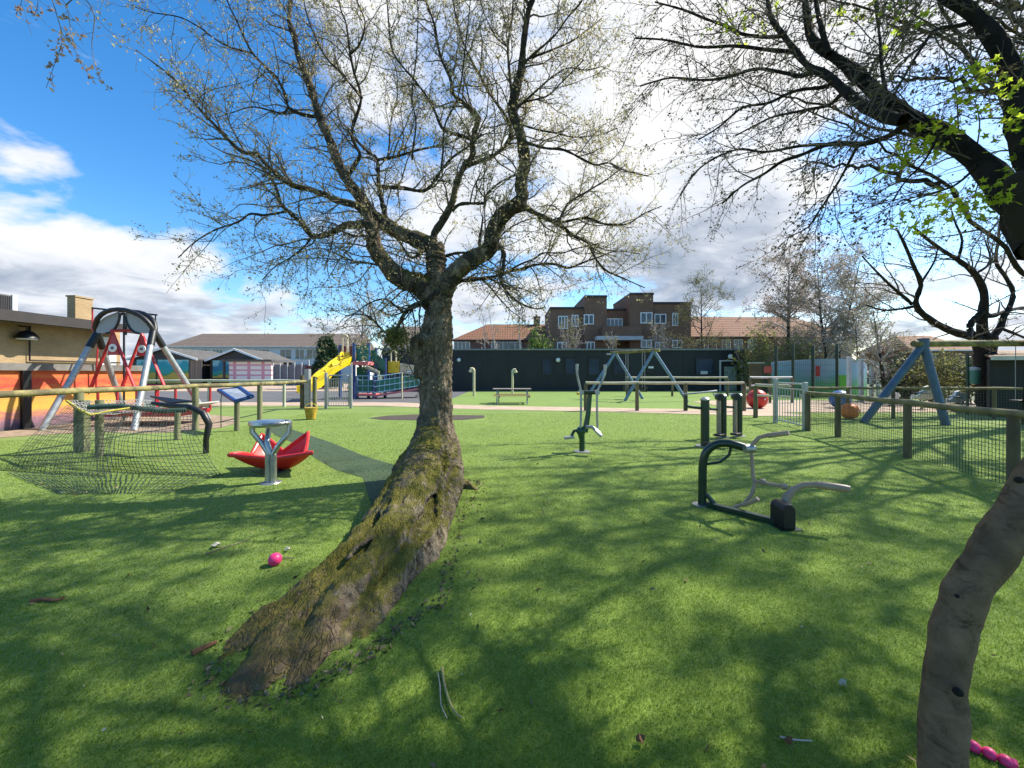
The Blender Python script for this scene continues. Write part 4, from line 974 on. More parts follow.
# buff brick school building on the left
sb = thing('brick_school', 'low buff brick school building with dark flat roof at the far left', 'building', (-26, 18, 0))
MB().bx(-34, -21, 8, 20.9, 0, 3.75).build('wall', m_brick_buff, sb, smooth=False)
MB().bx(-34, -19.95, 7.2, 20.6, 3.755, 4.0).build('roof', m_roofgrey, sb, smooth=False)
MB().bx(-19.945, -19.87, 7.1, 20.7, 3.62, 4.05).build('fascia', m_fascia, sb, smooth=False)
MB().bx(-20.95, -19.95, 7.2, 20.6, 3.70, 3.752).build('soffit', m_fascia, sb, smooth=False)
q = MB(); q.bx(-21.9, -21.5, 19.2, 20.0, 4.005, 5.30); q.bx(-21.94, -21.46, 19.16, 20.04, 5.303, 5.38); q.build('chimney', m_brick_buff, sb, smooth=False)
ac = MB().bx(-23.2, -21.9, 16.4, 17.2, 4.005, 4.95).build('roof_vent', m_meshgrey, sb, smooth=False)
q = MB()
for i in range(9): q.bx(-21.897, -21.87, 16.42+i*.07, 16.42+i*.07+.03, 4.1, 4.9)
q.build('louvre', m_fascia, ac, smooth=False)
MB().bx(-21.9, -21.85, 17.06, 17.24, 4.007, 4.98).build('side_panel', m_offwhite, ac, smooth=False)
MB().tube([(-20.9, 16.9, 3.6), (-20.9, 16.9, 2.1), (-20.9, 20.8, 2.1)], .04, 8).build('drainpipe', m_fascia, sb)
lampc = Vector((-20.65, 16.6, 3.1))
l = MB().lathe(lampc, [(.36, -.08), (.33, .02), (.2, .2), (.05, .26)], 18).build('wall_lamp', m_black, sb)
MB().tube([lampc+Vector((0, 0, .26)), lampc+Vector((0, 0, .42)), (-20.98, 16.6, 3.55)], .03, 8).build('bracket', m_black, l)
MB().lathe(lampc, [(.3, -.13), (.31, -.085)], 18).build('diffuser', m_lamp, l)
MB().bx(-20.995, -20.9, 19.9, 20.6, 1.6, 3.4).build('white_board', m_white, sb, smooth=False)

# painted wall
mw = thing('mural_wall', 'low wall painted like an orange and purple sunset with grey coping', 'wall', (-13.7, 10, 0))
MB().bx(-13.9, -13.6, 2, 14.4, 0, 1.62).build('wall', m_mural, mw, smooth=False)
MB().bx(-14.0, -13.5, 2, 14.5, 1.623, 1.82).build('coping', mat('grey_coping', (.20, .19, .17), (.13, .12, .11), 3, .9), mw, smooth=False)
MB().bx(-13.597, -13.52, 10.78, 10.98, 0, 1.615).build('pilaster', m_black, mw, smooth=False)

# painted garages, stall, cage
def gabled_shed(label, x0, x1, y0, y1, eave, ridge, m_w, m_r, panels):
    t = thing('painted_garage', label, 'garage', ((x0+x1)/2, y0, 0))
    xm = (x0+x1)/2
    MB().prism([(x0, y0, 0), (x1, y0, 0), (x1, y0, eave), (xm, y0, ridge-.05), (x0, y0, eave)], (0, y1-y0, 0)).build('wall', m_w, t, smooth=False)
    ov = .45
    for sgn, nm in ((-1, 'roof'), (1, 'roof')):
        xe = x0-ov if sgn < 0 else x1+ov
        sl = (ridge-eave)/(xm-x0); ze = eave-ov*sl
        MB().prism([(xe, y0-.3, ze+.03), (xm, y0-.3, ridge+.03), (xm, y0-.3, ridge+.19), (xe, y0-.3, ze+.19)], (0, y1-y0+.6, 0)).build(nm, m_r, t, smooth=False)
        MB().bar((xe, y0-.36, ze+.1), (xm, y0-.36, ridge+.1), .1, .24).build('bargeboard', m_white if panels else m_offwhite, t, smooth=False)
    for a, b, z0, z1, mm, nm in panels:
        MB().bx(a, b, y0-.06, y0-.003, z0, z1).build(nm, mm, t, smooth=False)
    return t
y = 50.0
gabled_shed('gabled garage painted with a blue and yellow seaside scene', xd(132, y), xd(196, y), y, 58, 3.3, 4.6, m_fascia, m_roofgrey,
            [(xd(137, y), xd(156, y), .2, 3.25, m_mural2, 'door'), (xd(158, y), xd(189, y), .2, 3.25, m_mural2, 'door'), (xd(190, y), xd(203, y)-.1, .2, 3.2, mat('brown_bars', (.3, .2, .13), (.12, .1, .09), 2, .8, stretch=(6, 1, .1)), 'grille')])
gabled_shed('gabled garage with dark gable and garden scene beside the striped stall', xd(204, y), xd(257, y), y+1, 58, 3.2, 4.55, m_fascia, m_roofgrey,
            [(xd(207, y), xd(225, y), .9, 3.2, m_mural3, 'door')])
st = thing('striped_stall', 'flat roofed stall with pink and white striped shutters', 'stall', (xd(250, 48), 48, 0))
MB().bx(xd(229, 48), xd(271, 48), 48, 50.6, 0, 2.95).build('shutter', m_stripes, st, smooth=False)
MB().bx(xd(224, 48), xd(274, 48), 47.5, 50.8, 2.953, 3.2).build('roof', m_roofgrey, st, smooth=False)
MB().bx(xd(226, 48)-.1, xd(226, 48)+.1, 47.6, 47.8, 0, 2.95).build('post', m_fascia, st, smooth=False)
cg = thing('mesh_enclosure', 'grey mesh enclosure right of the striped stall', 'fence', (xd(290, 48), 48, 0))
q = MB()
for i in range(6): xx = xd(273, 48)+i*.88; q.bx(xx-.05, xx+.05, 48, 48.1, 0, 3.0)
q.bx(xd(273, 48)-.05, xd(309, 48), 47.98, 48.12, 3.003, 3.1); q.build('post', m_offwhite, cg, smooth=False)
MB().bx(xd(273, 48), xd(309, 48), 48.14, 48.2, 0, 2.6).build('panel', m_meshgrey, cg, smooth=False)
MB().bx(xd(305, 46), xd(338, 46), 46, 46.12, 0, 2.4).build('maroon_fence', m_redfence, smooth=False, label='maroon board fence behind the foot of the yellow slide', category='fence')

# sheds and things on the right
sh = thing('timber_shed', 'dark timber shed with pale roof edge at the right side', 'shed', (18.4, 12.6, 0))
MB().prism([(16.9, 13.8, 0), (24, 13.2, 0), (24, 16, 0), (19.9, 16.5, 0)], (0, 0, 2.05)).build('wall', m_shed, sh, smooth=False)
MB().add([(16.7, 13.6, 2.055), (24.2, 12.97, 2.055), (24.2, 16.2, 2.45), (19.9, 16.7, 2.45), (16.7, 13.6, 2.11), (24.2, 12.97, 2.11), (24.2, 16.2, 2.505), (19.9, 16.7, 2.505)], [(0, 3, 2, 1), (4, 5, 6, 7), (0, 1, 5, 4), (1, 2, 6, 5), (2, 3, 7, 6), (3, 0, 4, 7)]).build('roof', m_wood, sh, smooth=False)
MB().bar((16.68, 13.57, 2.07), (24.2, 12.93, 2.07), .04, .14).build('roof_edge', m_offwhite, sh, smooth=False)
cw = thing('painted_court_wall', 'curved court wall painted in blue grey and green behind tall mesh posts', 'wall', (xd(825, 25), 25, 0))
pts = [(xd(778, 26), 26.5), (xd(795, 25.5), 25.7), (xd(825, 25), 25), (xd(855, 25.3), 25.4), (xd(874, 26), 26.5)]
pp, _ = resample([(a, b, 0) for a, b in pts], [1]*5, 20); q = MB(); n = len(pp)
hts = [EYE+(HOR-(361.5-3*math.sin(math.pi*i/(n-1))))/F*25 for i in range(n)]
vs = [(p[0], p[1], 0) for p in pp]+[(p[0], p[1], h) for p, h in zip(pp, hts)]+[(p[0], p[1]+.2, 0) for p in pp]+[(p[0], p[1]+.2, h) for p, h in zip(pp, hts)]
fs = []
for i in range(n-1): fs += [(i, i+1, n+i+1, n+i), (2*n+i+1, 2*n+i, 3*n+i, 3*n+i+1), (n+i, n+i+1, 3*n+i+1, 3*n+i)]
fs += [(0, n, 3*n, 2*n), (n-1, 3*n-1, 4*n-1, 2*n-1)]
q.add(vs, fs).build('wall', m_court, cw)
MB().bx(xd(838, 24.7), xd(850, 24.7), 24.6, 24.68, .6, 1.42).build('green_panel', mat('bright_green', (.12, .38, .03), None, 2, .6), cw, smooth=False)
MB().bx(xd(814, 24.7), xd(817.5, 24.7), 24.5, 24.58, 1.35, 2.0).build('red_panel', m_red, cw, smooth=False)
cf2 = thing('court_fence', 'tall dark mesh sports fence in front of the painted court wall', 'fence', (xd(800, 24), 24, 0))
q = MB()
for px, t in ((763.5, 364), (776, 346), (793, 344), (813, 346), (837, 344)):
    c = P(px, t, 24); q.tube([(c.x, 24, 0), (c.x, 24, c.z)], .09, 8)
    o = MB().tube([(c.x, 24, 0), (c.x, 24, c.z)], .085, 8).build('post', m_green, cf2)
q = MB()
for k in range(9): q.bar((xd(752, 24), 24, .15+k*.38), (xd(838, 24), 24, .15+k*.38), .012, .012)
for i in range(46): xx = xd(752, 24)+i*.117; q.bar((xx, 24, .05), (xx, 24, 3.2), .008, .008)
q.build('mesh', m_wire, cf2, smooth=False)
bp = thing('board_panel', 'brown timber board panel at the right end of the classroom', 'fence', (xd(757, 27), 27, 0))
MB().bx(xd(750, 27), xd(763, 27), 27, 27.1, 0, 2.2).build('panel', m_wood, bp, smooth=False)
MB().bx(xd(749, 27), xd(764, 27), 26.95, 27.15, 2.203, 2.3).build('cap', m_rail_c, bp, smooth=False)
rs = thing('red_sign', 'red square sign on the dark mesh fence', 'sign', (xd(768, 23.8), 23.8, 0))
MB().bx(xd(764.5, 23.8), xd(772.5, 23.8), 23.84, 23.87, 1.55, 1.95).build('board', mat('faded_red', (.50, .09, .06), (.38, .07, .05), 6, .6), rs, smooth=False)
MB().tube([(xd(768, 23.8), 23.9, 0), (xd(768, 23.8), 23.9, 1.95)], .025, 6).build('post', m_wire, rs)

# white posts row
for i, (px, top, dd) in enumerate(((849, 357.5, 20), (861, 360, 21), (871.5, 361.5, 22), (878, 362.5, 23), (884, 364.5, 24))):
    c = P(px, top, dd); t = thing('white_post', ['first and tallest white square post right of the court', 'second white square post of the row right of the court', 'third white post of the row right of the court, in the middle', 'fourth white post of the row right of the court', 'last white post of the row, nearest the blossom tree'][i], 'post', (c.x, dd, 0), 'row of white posts')
    MB().bx(c.x-.075, c.x+.075, dd-.075, dd+.075, 0, c.z).build('post', m_offwhite, t, bevel=.01)
    MB().bx(c.x-.09, c.x+.09, dd-.09, dd+.09, c.z+.003, c.z+.05).build('cap', m_white, t, smooth=False)

# ------------------------------------------------------------------ fences
def rail_fence(name, label, pts, zrail, rrail, m_r, m_p, posts, rpost=.06, mesh=None, cat='fence', plow=None):
    t = thing(name, label, cat, (pts[0][0], pts[0][1], 0))
    a = [(x, y, zrail) for x, y in pts]
    for i in range(len(a)-1):
        p, r = resample([a[i], ((a[i][0]+a[i+1][0])/2, (a[i][1]+a[i+1][1])/2, zrail-.012), a[i+1]], [rrail]*3, 9)
        MB().tube([tuple(v) for v in p], [float(x*(1+.05*random.uniform(-1, 1))) for x in r], 10).build('rail', m_r, t)
    for x, y in posts:
        MB().tube([(x, y, -.05), (x, y, zrail*.5), (x, y, zrail-rrail*.6)], [rpost*1.03, rpost, rpost*.97], 10).build('post', m_p, t)
    if mesh:
        z0, z1, step = mesh; q = MB()
        for i in range(len(pts)-1):
            A = Vector((*pts[i], 0)); B = Vector((*pts[i+1], 0)); L = (B-A).length; n = int(L/step)
            sd = (B-A).normalized().cross(Vector((0, 0, 1)))*(-rpost*.9)
            for k in range(n+1):
                p = A+(B-A)*k/n+sd; q.bar(p+Vector((0, 0, z0)), p+Vector((0, 0, z1)), .005, .005)
            m_ = int((z1-z0)/step)
            for k in range(m_+1):
                z = Vector((0, 0, z0+(z1-z0)*k/m_)); q.bar(A+sd+z, B+sd+z, .005, .005)
        q.build('wire_mesh', m_wire, t, smooth=False)
    return t
# right: mossy rail with wire mesh
g0 = G(806, 431); fr = [(g0.x+.05, g0.y), (7.9, 9.45), (7.2, 7.1), (6.62, 5.15), (6.0, 3.1)]
rail_fence('rail_fence', 'mossy timber rail fence with green wire mesh along the right side', fr, 1.02, .05, m_rail, m_post, fr, .062, (.03, .95, .055))
ff = [(10.0, 13.4), (11.5, 13.35), (13.0, 13.3), (14.6, 13.2), (16.2, 13.1), (18.5, 13.0)]
rail_fence('rail_fence', 'rail fence running behind the right blue swing frame', ff, 1.04, .045, m_rail, m_post, ff[1:], .055, (.03, .95, .09))
# left near fence (yellow lichen)
lf = [(-8.65, 2.5), (-8.6, 5.2), (-8.55, 7.7), (-8.6, 10.6), (-8.15, 12.6), (-8.95, 17.2)]
rail_fence('rail_fence', 'yellow lichened timber rail fence along the left side', lf, 1.2, .062, m_rail_y, m_post_g, lf, .075)
lf2 = [(-18.5, 17.9), (-13.9, 17.9), (-10.4, 17.8), (-9.25, 17.6)]
rail_fence('rail_fence', 'pale green rail fence at the back of the left play area', lf2, 1.2, .06, m_rail_g, m_rail_g, lf2, .065)
# swing enclosure
e1 = [(3.0, 15.9), (5.1, 15.9), (7.05, 15.85), (9.4, 15.8)]
rail_fence('rail_fence', 'sun bleached front rail of the far swing enclosure', e1, 1.15, .055, m_rail_c, m_post, e1, .075)
e2 = [(7.6, 25.8), (10.6, 25.8), (14.2, 25.7)]
rail_fence('rail_fence', 'back rail of the far swing enclosure near the classroom', e2, 1.26, .06, m_rail_c, m_post, e2, .07)
e3 = [(8.35, 13.4), (8.85, 13.2)]
t = rail_fence('rail_fence', 'short double rail between the red ball and the steel gate', [(8.4, 13.45), (8.9, 12.5)], 1.14, .05, m_rail_c, m_post, [(8.4, 13.45)], .07)
MB().tube([(8.42, 13.4, .78), (8.9, 12.5, .78)], .035, 8).build('lower_rail', m_rail_c, t)
t = rail_fence('rail_fence', 'grey rail of the paved court beyond the steel gate', [(xd(750, 20), 20), (xd(792, 20), 20)], 1.33, .05, m_offwhite, m_post, [(xd(750, 20), 20), (xd(770, 20), 20), (xd(792, 20), 20)], .06)
MB().tube([(xd(750, 20), 20, .9), (xd(792, 20), 20, .9)], .04, 8).build('lower_rail', m_offwhite, t)

# steel gates
def bar_gate(label, A, B, h, n, postA=True, m=None):
    m = m or m_galv
    A = Vector((*A, 0)); B = Vector((*B, 0)); t = thing('steel_gate', label, 'gate', A)
    Z = lambda z: Vector((0, 0, z))
    u = (B-A).normalized()
    MB().bx(A.x-.05, A.x+.05, A.y-.05, A.y+.05, 0, h+.12).build('gate_post', m, t, bevel=.006)
    MB().bx(B.x-.05, B.x+.05, B.y-.05, B.y+.05, 0, h+.05).build('gate_post', m, t, bevel=.006)
    a = A+u*.10; b = B-u*.10
    q = MB(); pts = [a+Z(.1), a+Z(h-.12)]
    for k in range(5): th = math.pi/2*k/4; pts.append(a+u*(.1-.1*math.cos(th))+Z(h-.12+.12*math.sin(th)))
    for k in range(5): th = math.pi/2*k/4; pts.append(b-u*(.1-.1*math.sin(th))+Z(h-.12+.12*math.cos(th)))
    pts += [b+Z(.1)]
    q.tube(pts, .025, 8); q.tube([a+Z(.12), b+Z(.12)], .022, 8); q.tube([a+Z(h-.16), b+Z(h-.16)], .018, 8)
    q.build('gate_frame', m, t)
    q = MB()
    for k in range(1, n): p = a+(b-a)*k/n; q.tube([p+Z(.12), p+Z(h-.15)], .011, 6)
    q.build('gate_bars', m, t)
    MB().bx(b.x-.05, b.x+.05, b.y-.06, b.y+.06, .85, .97).build('latch', m_steel, t, smooth=False)
    return t
A = G(775.5, 423); B = G(805, 430.5)
bar_gate('galvanised pedestrian gate at the end of the right fence', (A.x, A.y), (B.x, B.y), 1.25, 9)
A = G(326, 408.5); B = G(351, 408.5)
bar_gate('galvanised bar gate by the yellow slide, left of the trunk', (A.x, A.y), (B.x, B.y), 1.45, 12)
t = thing('gate_pillar', 'pair of weathered timber posts with a grey steel pillar by the left gate', 'post', (-8.95, 17.1, 0))
MB().bx(-8.98, -8.78, 16.85, 17.05, 0, 1.72).build('pillar', m_galv, t, bevel=.008)
MB().tube([(-9.2, 17.1, 0), (-9.2, 17.1, 1.45)], .09, 10).build('post', m_post, t)
MB().tube([(-8.6, 17.0, 0), (-8.6, 17.0, 1.4)], .09, 10).build('post', m_post_g, t)

# ------------------------------------------------------------------ play equipment
# dish-seat spinner and steel table
spn = thing('red_rocker', 'red four pointed dish seat low on the turf behind a steel stand', 'play seat', (-3.6, 6.15, 0))
q = MB(); n = 18
cor = [Vector((-4.24, 5.85, .34)), Vector((-3.02, 5.9, .36)), Vector((-3.45, 6.6, .56)), Vector((-4.2, 6.55, .54))]
cen = Vector((-3.72, 6.1, .05))
top = []
for i in range(n+1):
    for j in range(n+1):
        u, v = i/n*2-1, j/n*2-1
        su, sv = (u+1)/2, (v+1)/2
        p = cor[0]*(1-su)*(1-sv)+cor[1]*su*(1-sv)+cor[2]*su*sv+cor[3]*(1-su)*sv
        k = abs(u*v)**1.1; e = max(abs(u), abs(v))
        pin = 1-.16*(e**2)*(1-min(abs(u), abs(v))/max(e, 1e-6))
        q_ = Vector((cen.x+(p.x-cen.x)*pin, cen.y+(p.y-cen.y)*pin, (.06+.21*e**2.4+(p.z-.27)*k)))
        top.append(q_)
vs = top+[p-Vector((0, 0, .045)) for p in top]; m_ = (n+1)**2; fs = []
for i in range(n):
    for j in range(n):
        a = i*(n+1)+j; fs += [(a, a+n+1, a+n+2, a+1), (m_+a, m_+a+1, m_+a+n+2, m_+a+n+1)]
ring = [i*(n+1) for i in range(n+1)]+[n*(n+1)+j for j in range(1, n+1)]+[i*(n+1)+n for i in range(n-1, -1, -1)]+[j for j in range(n-1, 0, -1)]
for a, b in zip(ring, ring[1:]+ring[:1]): fs.append((a, m_+a, m_+b, b))
q.add(vs, fs); so = q.build('seat', m_red, spn)
md = so.modifiers.new('sub', 'SUBSURF'); md.levels = md.render_levels = 1
rim = MB().tube([top[i]+Vector((0, 0, -.02)) for i in ring], .032, 8, closed=True).build('rim', m_red, spn)
MB().lathe((-3.72, 6.1, 0), [(.16, 0), (.14, .05), (.1, .08)], 16).build('base', m_black, spn)

tb = thing('steel_stand', 'shiny steel Y shaped stand with a round mirrored top', 'play stand', (-3.4, 5.5, 0))
bx_, by_ = -3.4, 5.5
for ox in (-.035, .035): MB().tube([(bx_+ox, by_, 0), (bx_+ox, by_, .40)], .044, 12).build('post', m_chrome, tb)
for a, b in (((bx_-.03, by_, .40), (bx_-.25, by_-.02, .72)), ((bx_+.03, by_, .40), (bx_+.23, by_+.06, .70)), ((bx_, by_, .40), (bx_-.12, by_+.14, .74))):
    MB().tube([a, ((a[0]*.55+b[0]*.45), a[1], (a[2]*.5+b[2]*.5)), b, (b[0], b[1], .86)], .036, 10).build('arm', m_chrome, tb)
MB().tube([(bx_-.02+.25*math.cos(a), by_+.03+.2*math.sin(a), .845) for a in np.linspace(0, 2*math.pi, 28, endpoint=False)], .026, 8, closed=True).build('ring', m_steel, tb)
MB().lathe((bx_-.07, by_+.02, .80), [(.20, 0), (.225, .03), (.22, .07), (.12, .085), (.02, .088)], 28).build('top', m_chrome, tb)
MB().lathe((bx_, by_, 0), [(.14, 0), (.13, .015)], 16).build('base_plate', m_steel, tb)

# elliptical stepper (green, with silver handles)
sd_ = 7.65
def sp3(px, py, d=sd_): return tuple(P(px, py, d))
es = thing('cross_trainer', 'green and silver outdoor cross trainer standing alone in the middle of the lawn', 'exercise machine', (G(582, 452).x, sd_, 0))
MB().lathe((G(582, 452).x, sd_, 0), [(.16, 0), (.16, .02), (.1, .03)], 16).build('base_plate', m_steel, es)
MB().tube([sp3(582, 452), sp3(582, 440), sp3(581, 433)], [.055, .055, .07], 12).build('pedestal', m_green_bright, es)
MB().ball(sp3(581, 431), .095, 14).build('hub', m_green_bright, es)
MB().tube([sp3(585, 432), sp3(588, 415), sp3(590, 393)], [.06, .05, .045], 12).build('mast', m_green_bright, es)
MB().tube([sp3(580, 392.5, 7.6), sp3(598, 392.5, 7.6)], .04, 10).build('crossbar', m_green, es)
for x0, x1, yt, sgn in ((581, 577, 364, -1), (597, 605, 364.5, 1)):
    dd = 7.55
    a = MB().tube([sp3(x0+.5*sgn, 428 if sgn < 0 else 429, dd), sp3(x0, 410, dd), sp3(x0, 392, dd), sp3(x0+(x1-x0)*.45, 384, dd), sp3(x1, 374, dd), sp3(x1, yt, dd)], .022, 10).build('swing_arm', m_steel if sgn > 0 else m_galv, es)
    MB().tube([sp3(x1, yt+6, dd), sp3(x1, yt, dd)], .03, 10).build('grip', m_steel, a)
    MB().lathe(sp3(x0, 392.5, 7.58), [(.05, -.05), (.05, .05)], 12, 'y').build('pivot', m_steel, a)
MB().tube([sp3(580, 430), sp3(574, 431), sp3(571, 437)], .03, 8).build('crank', m_green, es)
MB().bar(sp3(564, 438, 7.6), sp3(574, 437, 7.6), .13, .05).build('pedal', m_steel, es, bevel=.01)
MB().tube([sp3(586, 427, 7.55), sp3(592, 427, 7.5), sp3(597, 431, 7.45), sp3(601, 436, 7.4)], .035, 8).build('crank', m_steel, es)
MB().bar(sp3(595, 430, 7.4), sp3(602, 436.5, 7.35), .13, .04).build('pedal', m_galv, es, bevel=.01)
MB().ball(sp3(578, 393.5, 7.5), .03, 10).build('yellow_cap', m_yellow, es)

# three-post exercise station
def ex_post(label, px, py, r, h, silver, foot, arms):
    g = G(px, py); d = g.y; t = thing('exercise_post', label, 'exercise machine', g)
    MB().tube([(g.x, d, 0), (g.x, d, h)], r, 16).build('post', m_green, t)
    MB().lathe((g.x, d, h), [(r*1.1, 0), (r*1.1, .03), (r*.7, .06), (r*.1, .07)], 16).build('cap', m_chrome, t)
    MB().lathe((g.x, d, 0), [(r*2.2, 0), (r*2.2, .02)], 16).build('base_plate', m_steel, t)
    if silver:
        MB().tube([(g.x-.17, d-.1, .12), (g.x-.17, d-.1, h)], .05, 12).build('hanging_tube', m_tan, t)
        MB().lathe((g.x-.17, d-.13, h), [(.085, -.06), (.085, .06)], 14, 'y').build('bearing', m_black, t)
        MB().lathe((g.x-.17, d-.03, h+.05), [(.09, -.02), (.085, .02)], 14, 'z').build('bearing_cap', m_chrome, t)
    if foot:
        MB().bar((g.x-.1, d-.15, .1), (g.x+.32*foot, d-.3, .1), .16, .05).build('footplate', m_black, t, bevel=.01)
    return t, g
t, g = ex_post('nearest and stoutest of the three green posts with silver caps', 705, 446.5, .085, .98, False, 1, True)
d = g.y
MB().tube([(g.x, d, .80), (g.x-.2, d, .82), (g.x-.38, d, .85)], .03, 8).build('arm', m_green, t)
MB().tube([(g.x-.4, d, .76), (g.x-.4, d, 1.08)], .035, 8).build('arm_end', m_green, t)
MB().tube([(g.x-.48, d, 1.10), (g.x-.1, d-.05, 1.14), (g.x+.3, d+.1, 1.17)], .018, 8).build('handlebar', m_steel, t)
t, g = ex_post('second green post, in the middle, with a hanging grey tube', 723.5, 437.5, .068, .98, True, -1, True)
MB().tube([(g.x, g.y, .66), (g.x-.42, g.y-.2, .7), (g.x-.46, g.y-.2, .74)], .028, 8).build('arm', m_green, t)
t, g = ex_post('third green post, on the right, with a hanging grey tube', 739.5, 436.5, .064, .98, True, -1, True)
MB().tube([(g.x, g.y, .70), (g.x-.4, g.y-.2, .74)], .028, 8).build('arm', m_green, t)

# rower with curved mast
rw_ = thing('rowing_machine', 'dark green and beige outdoor leg press machine with a curved mast on the right lawn', 'exercise machine', (2.25, 4.56, 0))
def rp3(px, py, d): return tuple(P(px, py, d))
p, r = resample([rp3(702, 507, 4.55), rp3(702.5, 485, 4.55), rp3(703, 463, 4.54), rp3(707, 451, 4.52), rp3(717, 444, 4.48), rp3(730, 443.5, 4.42), rp3(746, 448, 4.36)], [.046]*7, 26)
MB().tube([tuple(a) for a in p], .046, 16).build('mast', m_green, rw_)
MB().tube([rp3(731, 447, 4.42), rp3(729, 455, 4.44), rp3(720, 462, 4.48), rp3(707, 464, 4.53)], .016, 8).build('brace', m_green, rw_)
MB().tube([rp3(706, 494, 4.53), rp3(718, 508, 4.45)], .026, 10).build('strut', m_green, rw_)
a, b = G(703, 506), G(776, 525); MB().bar(a+Vector((0, 0, .035)), b+Vector((0, 0, .035)), .075, .055).build('base_beam', m_green, rw_, bevel=.006)
MB().lathe((G(702, 507).x, 4.55, 0), [(.09, 0), (.09, .02)], 14).build('base_plate', m_steel, rw_)
g = G(784, 528); q = MB(); prof = []
for k in range(9): th = math.pi*k/8; prof.append((.09*math.cos(th), .18+.075*math.sin(th)))
q.prism([(g.x-.1+.0, g.y+.0, .0)]+[], (0, 0, 0)) if False else None
q = MB().prism([(g.x-.062, g.y-.08, .015), (g.x+.062, g.y-.08, .015)]+[(g.x+.062*math.cos(math.pi*k/8), g.y-.08, .19+.07*math.sin(math.pi*k/8)) for k in range(9)], (0, .2, 0))
q.build('gearbox', m_black, rw_, bevel=.008)
MB().bx(g.x-.09, g.x+.12, g.y-.1, g.y+.14, 0, .014).build('base_plate', m_green, rw_, smooth=False)
h = MB().tube([rp3(750, 449, 4.3), rp3(753, 444, 4.28), rp3(759, 437.5, 4.25), rp3(768, 435, 4.2), rp3(780, 434, 4.12)], .022, 12).build('handlebar', m_tan, rw_)
MB().tube([rp3(768, 435.5, 4.2), rp3(789, 432.8, 4.05)], .027, 12).build('grip', m_tan, h)
MB().tube([rp3(751, 448, 4.3), rp3(752, 460, 4.3), rp3(753, 476, 4.28), rp3(755, 483, 4.26), rp3(752, 494, 4.26), rp3(744, 504, 4.3), rp3(734, 507.5, 4.36)], .02, 12).build('pendulum', m_tan, rw_)
MB().lathe(rp3(749, 448.5, 4.3), [(.045, -.05), (.05, 0), (.045, .05)], 14, 'x').build('pivot', m_steel, rw_)
MB().tube([rp3(743, 505, 4.2), rp3(752, 502, 4.1), rp3(758, 498.5, 4.05)], .022, 10).build('footrest', m_tan, rw_)
MB().tube([rp3(754, 481, 4.26), rp3(770, 484, 4.15), rp3(786, 487, 4.05)], .018, 10).build('link_rod', m_tan, rw_)
for px, py, d in ((763, 482, 4.2), (784, 486.5, 4.06)): MB().ball(rp3(px, py, d), .036, 12).build('joint', m_tan, rw_)
MB().tube([rp3(785, 508, 4.0), rp3(787, 497, 4.0), rp3(793, 490, 3.98), rp3(803, 485, 3.94), rp3(815, 484.5, 3.9)], [.05, .045, .035, .03, .03], 12).build('seat_arm', m_tan, rw_)
p, r = resample([rp3(806, 484.5, 3.93), rp3(820, 485, 3.88), rp3(838, 487.5, 3.82), rp3(850, 489, 3.78)], [.022, .036, .04, .03], 12)
MB().tube([tuple(a) for a in p], [float(x) for x in r], 12).build('saddle', m_tan, rw_)

# swings
def chain_seat(t, x, y, ztop, zseat, m_s, w=.4, cradle=False):
    q = MB()
    for s in (-1, 1): q.tube([(x, y+s*w/2, ztop), (x, y+s*w/2, zseat+.25), (x, y+s*w/2*.95, zseat)], .012, 6)
    s = q.build('chain', m_steel, t)
    b = MB().bx(x-.13, x+.13, y-w/2, y+w/2, zseat-.05, zseat)
    if cradle:
        b.bx(x-.16, x-.13, y-w/2, y+w/2, zseat, zseat+.24); b.bx(x+.13, x+.16, y-w/2, y+w/2, zseat, zseat+.22)
    b.build('seat', m_s, s, bevel=.01)
A = Vector((6.2, 23.4, 2.78)); B = Vector((7.75, 21.3, 2.78))
sw = thing('swing_set', 'pale blue A frame toddler swing in the far enclosure', 'swing', (7, 22.3, 0))
u = (B-A).normalized()
MB().tube([A-u*.35, B+u*.35], .09, 12).build('beam', m_rail_y, sw)
for C_, l, r_ in ((A, (G(588, 399).x*.99, 23.6), (G(640, 398.5).x, 23.2)), (B, (6.25, 21.6), (9.45, 21.0))):
    for e in (l, r_):
        MB().tube([(e[0], e[1], 0), tuple(C_+Vector((0, 0, -.03)))], .085, 10).build('leg', m_sblue, sw)
MB().bar(A-u*.30+Vector((-.3, 0, -.08)), A-u*.30+Vector((.3, 0, -.08)), .1, .1).build('bracket', m_steel, sw)
for k in (.32, .75):
    p = A.lerp(B, k); chain_seat(sw, p.x, p.y, 2.7, .55, m_black, .42, True)
sw2 = thing('swing_set', 'dark blue swing frame with a yellow green beam behind the right fence', 'swing', (12.4, 11.8, 0))
MB().tube([(12.2, 11.85, 2.44), (16, 11.85, 2.46), (21, 11.85, 2.44)], .1, 14).build('beam', m_rail_y, sw2)
apx = (12.5, 11.85, 2.42)
for e in ((10.94, 12.15, 0), (12.85, 11.55, 0), ):
    MB().tube([e, apx], .105, 12).build('leg', m_dblue, sw2)
for e in ((19.6, 12.3, 0), (21.6, 11.5, 0)): MB().tube([e, (20.4, 11.85, 2.42)], .105, 12).build('leg', m_dblue, sw2)
MB().lathe((12.5, 11.85, 2.36), [(.14, 0), (.14, .24)], 12).build('collar', m_dblue, sw2)
q = MB()
for s in (15.3, 15.8): q.tube([(s, 11.85, 2.4), (s, 11.85, .75)], .01, 6)
sc = q.build('chain', m_steel, sw2); MB().bx(15.25, 15.85, 11.72, 11.98, .68, .73).build('seat', m_black, sc, bevel=.008)

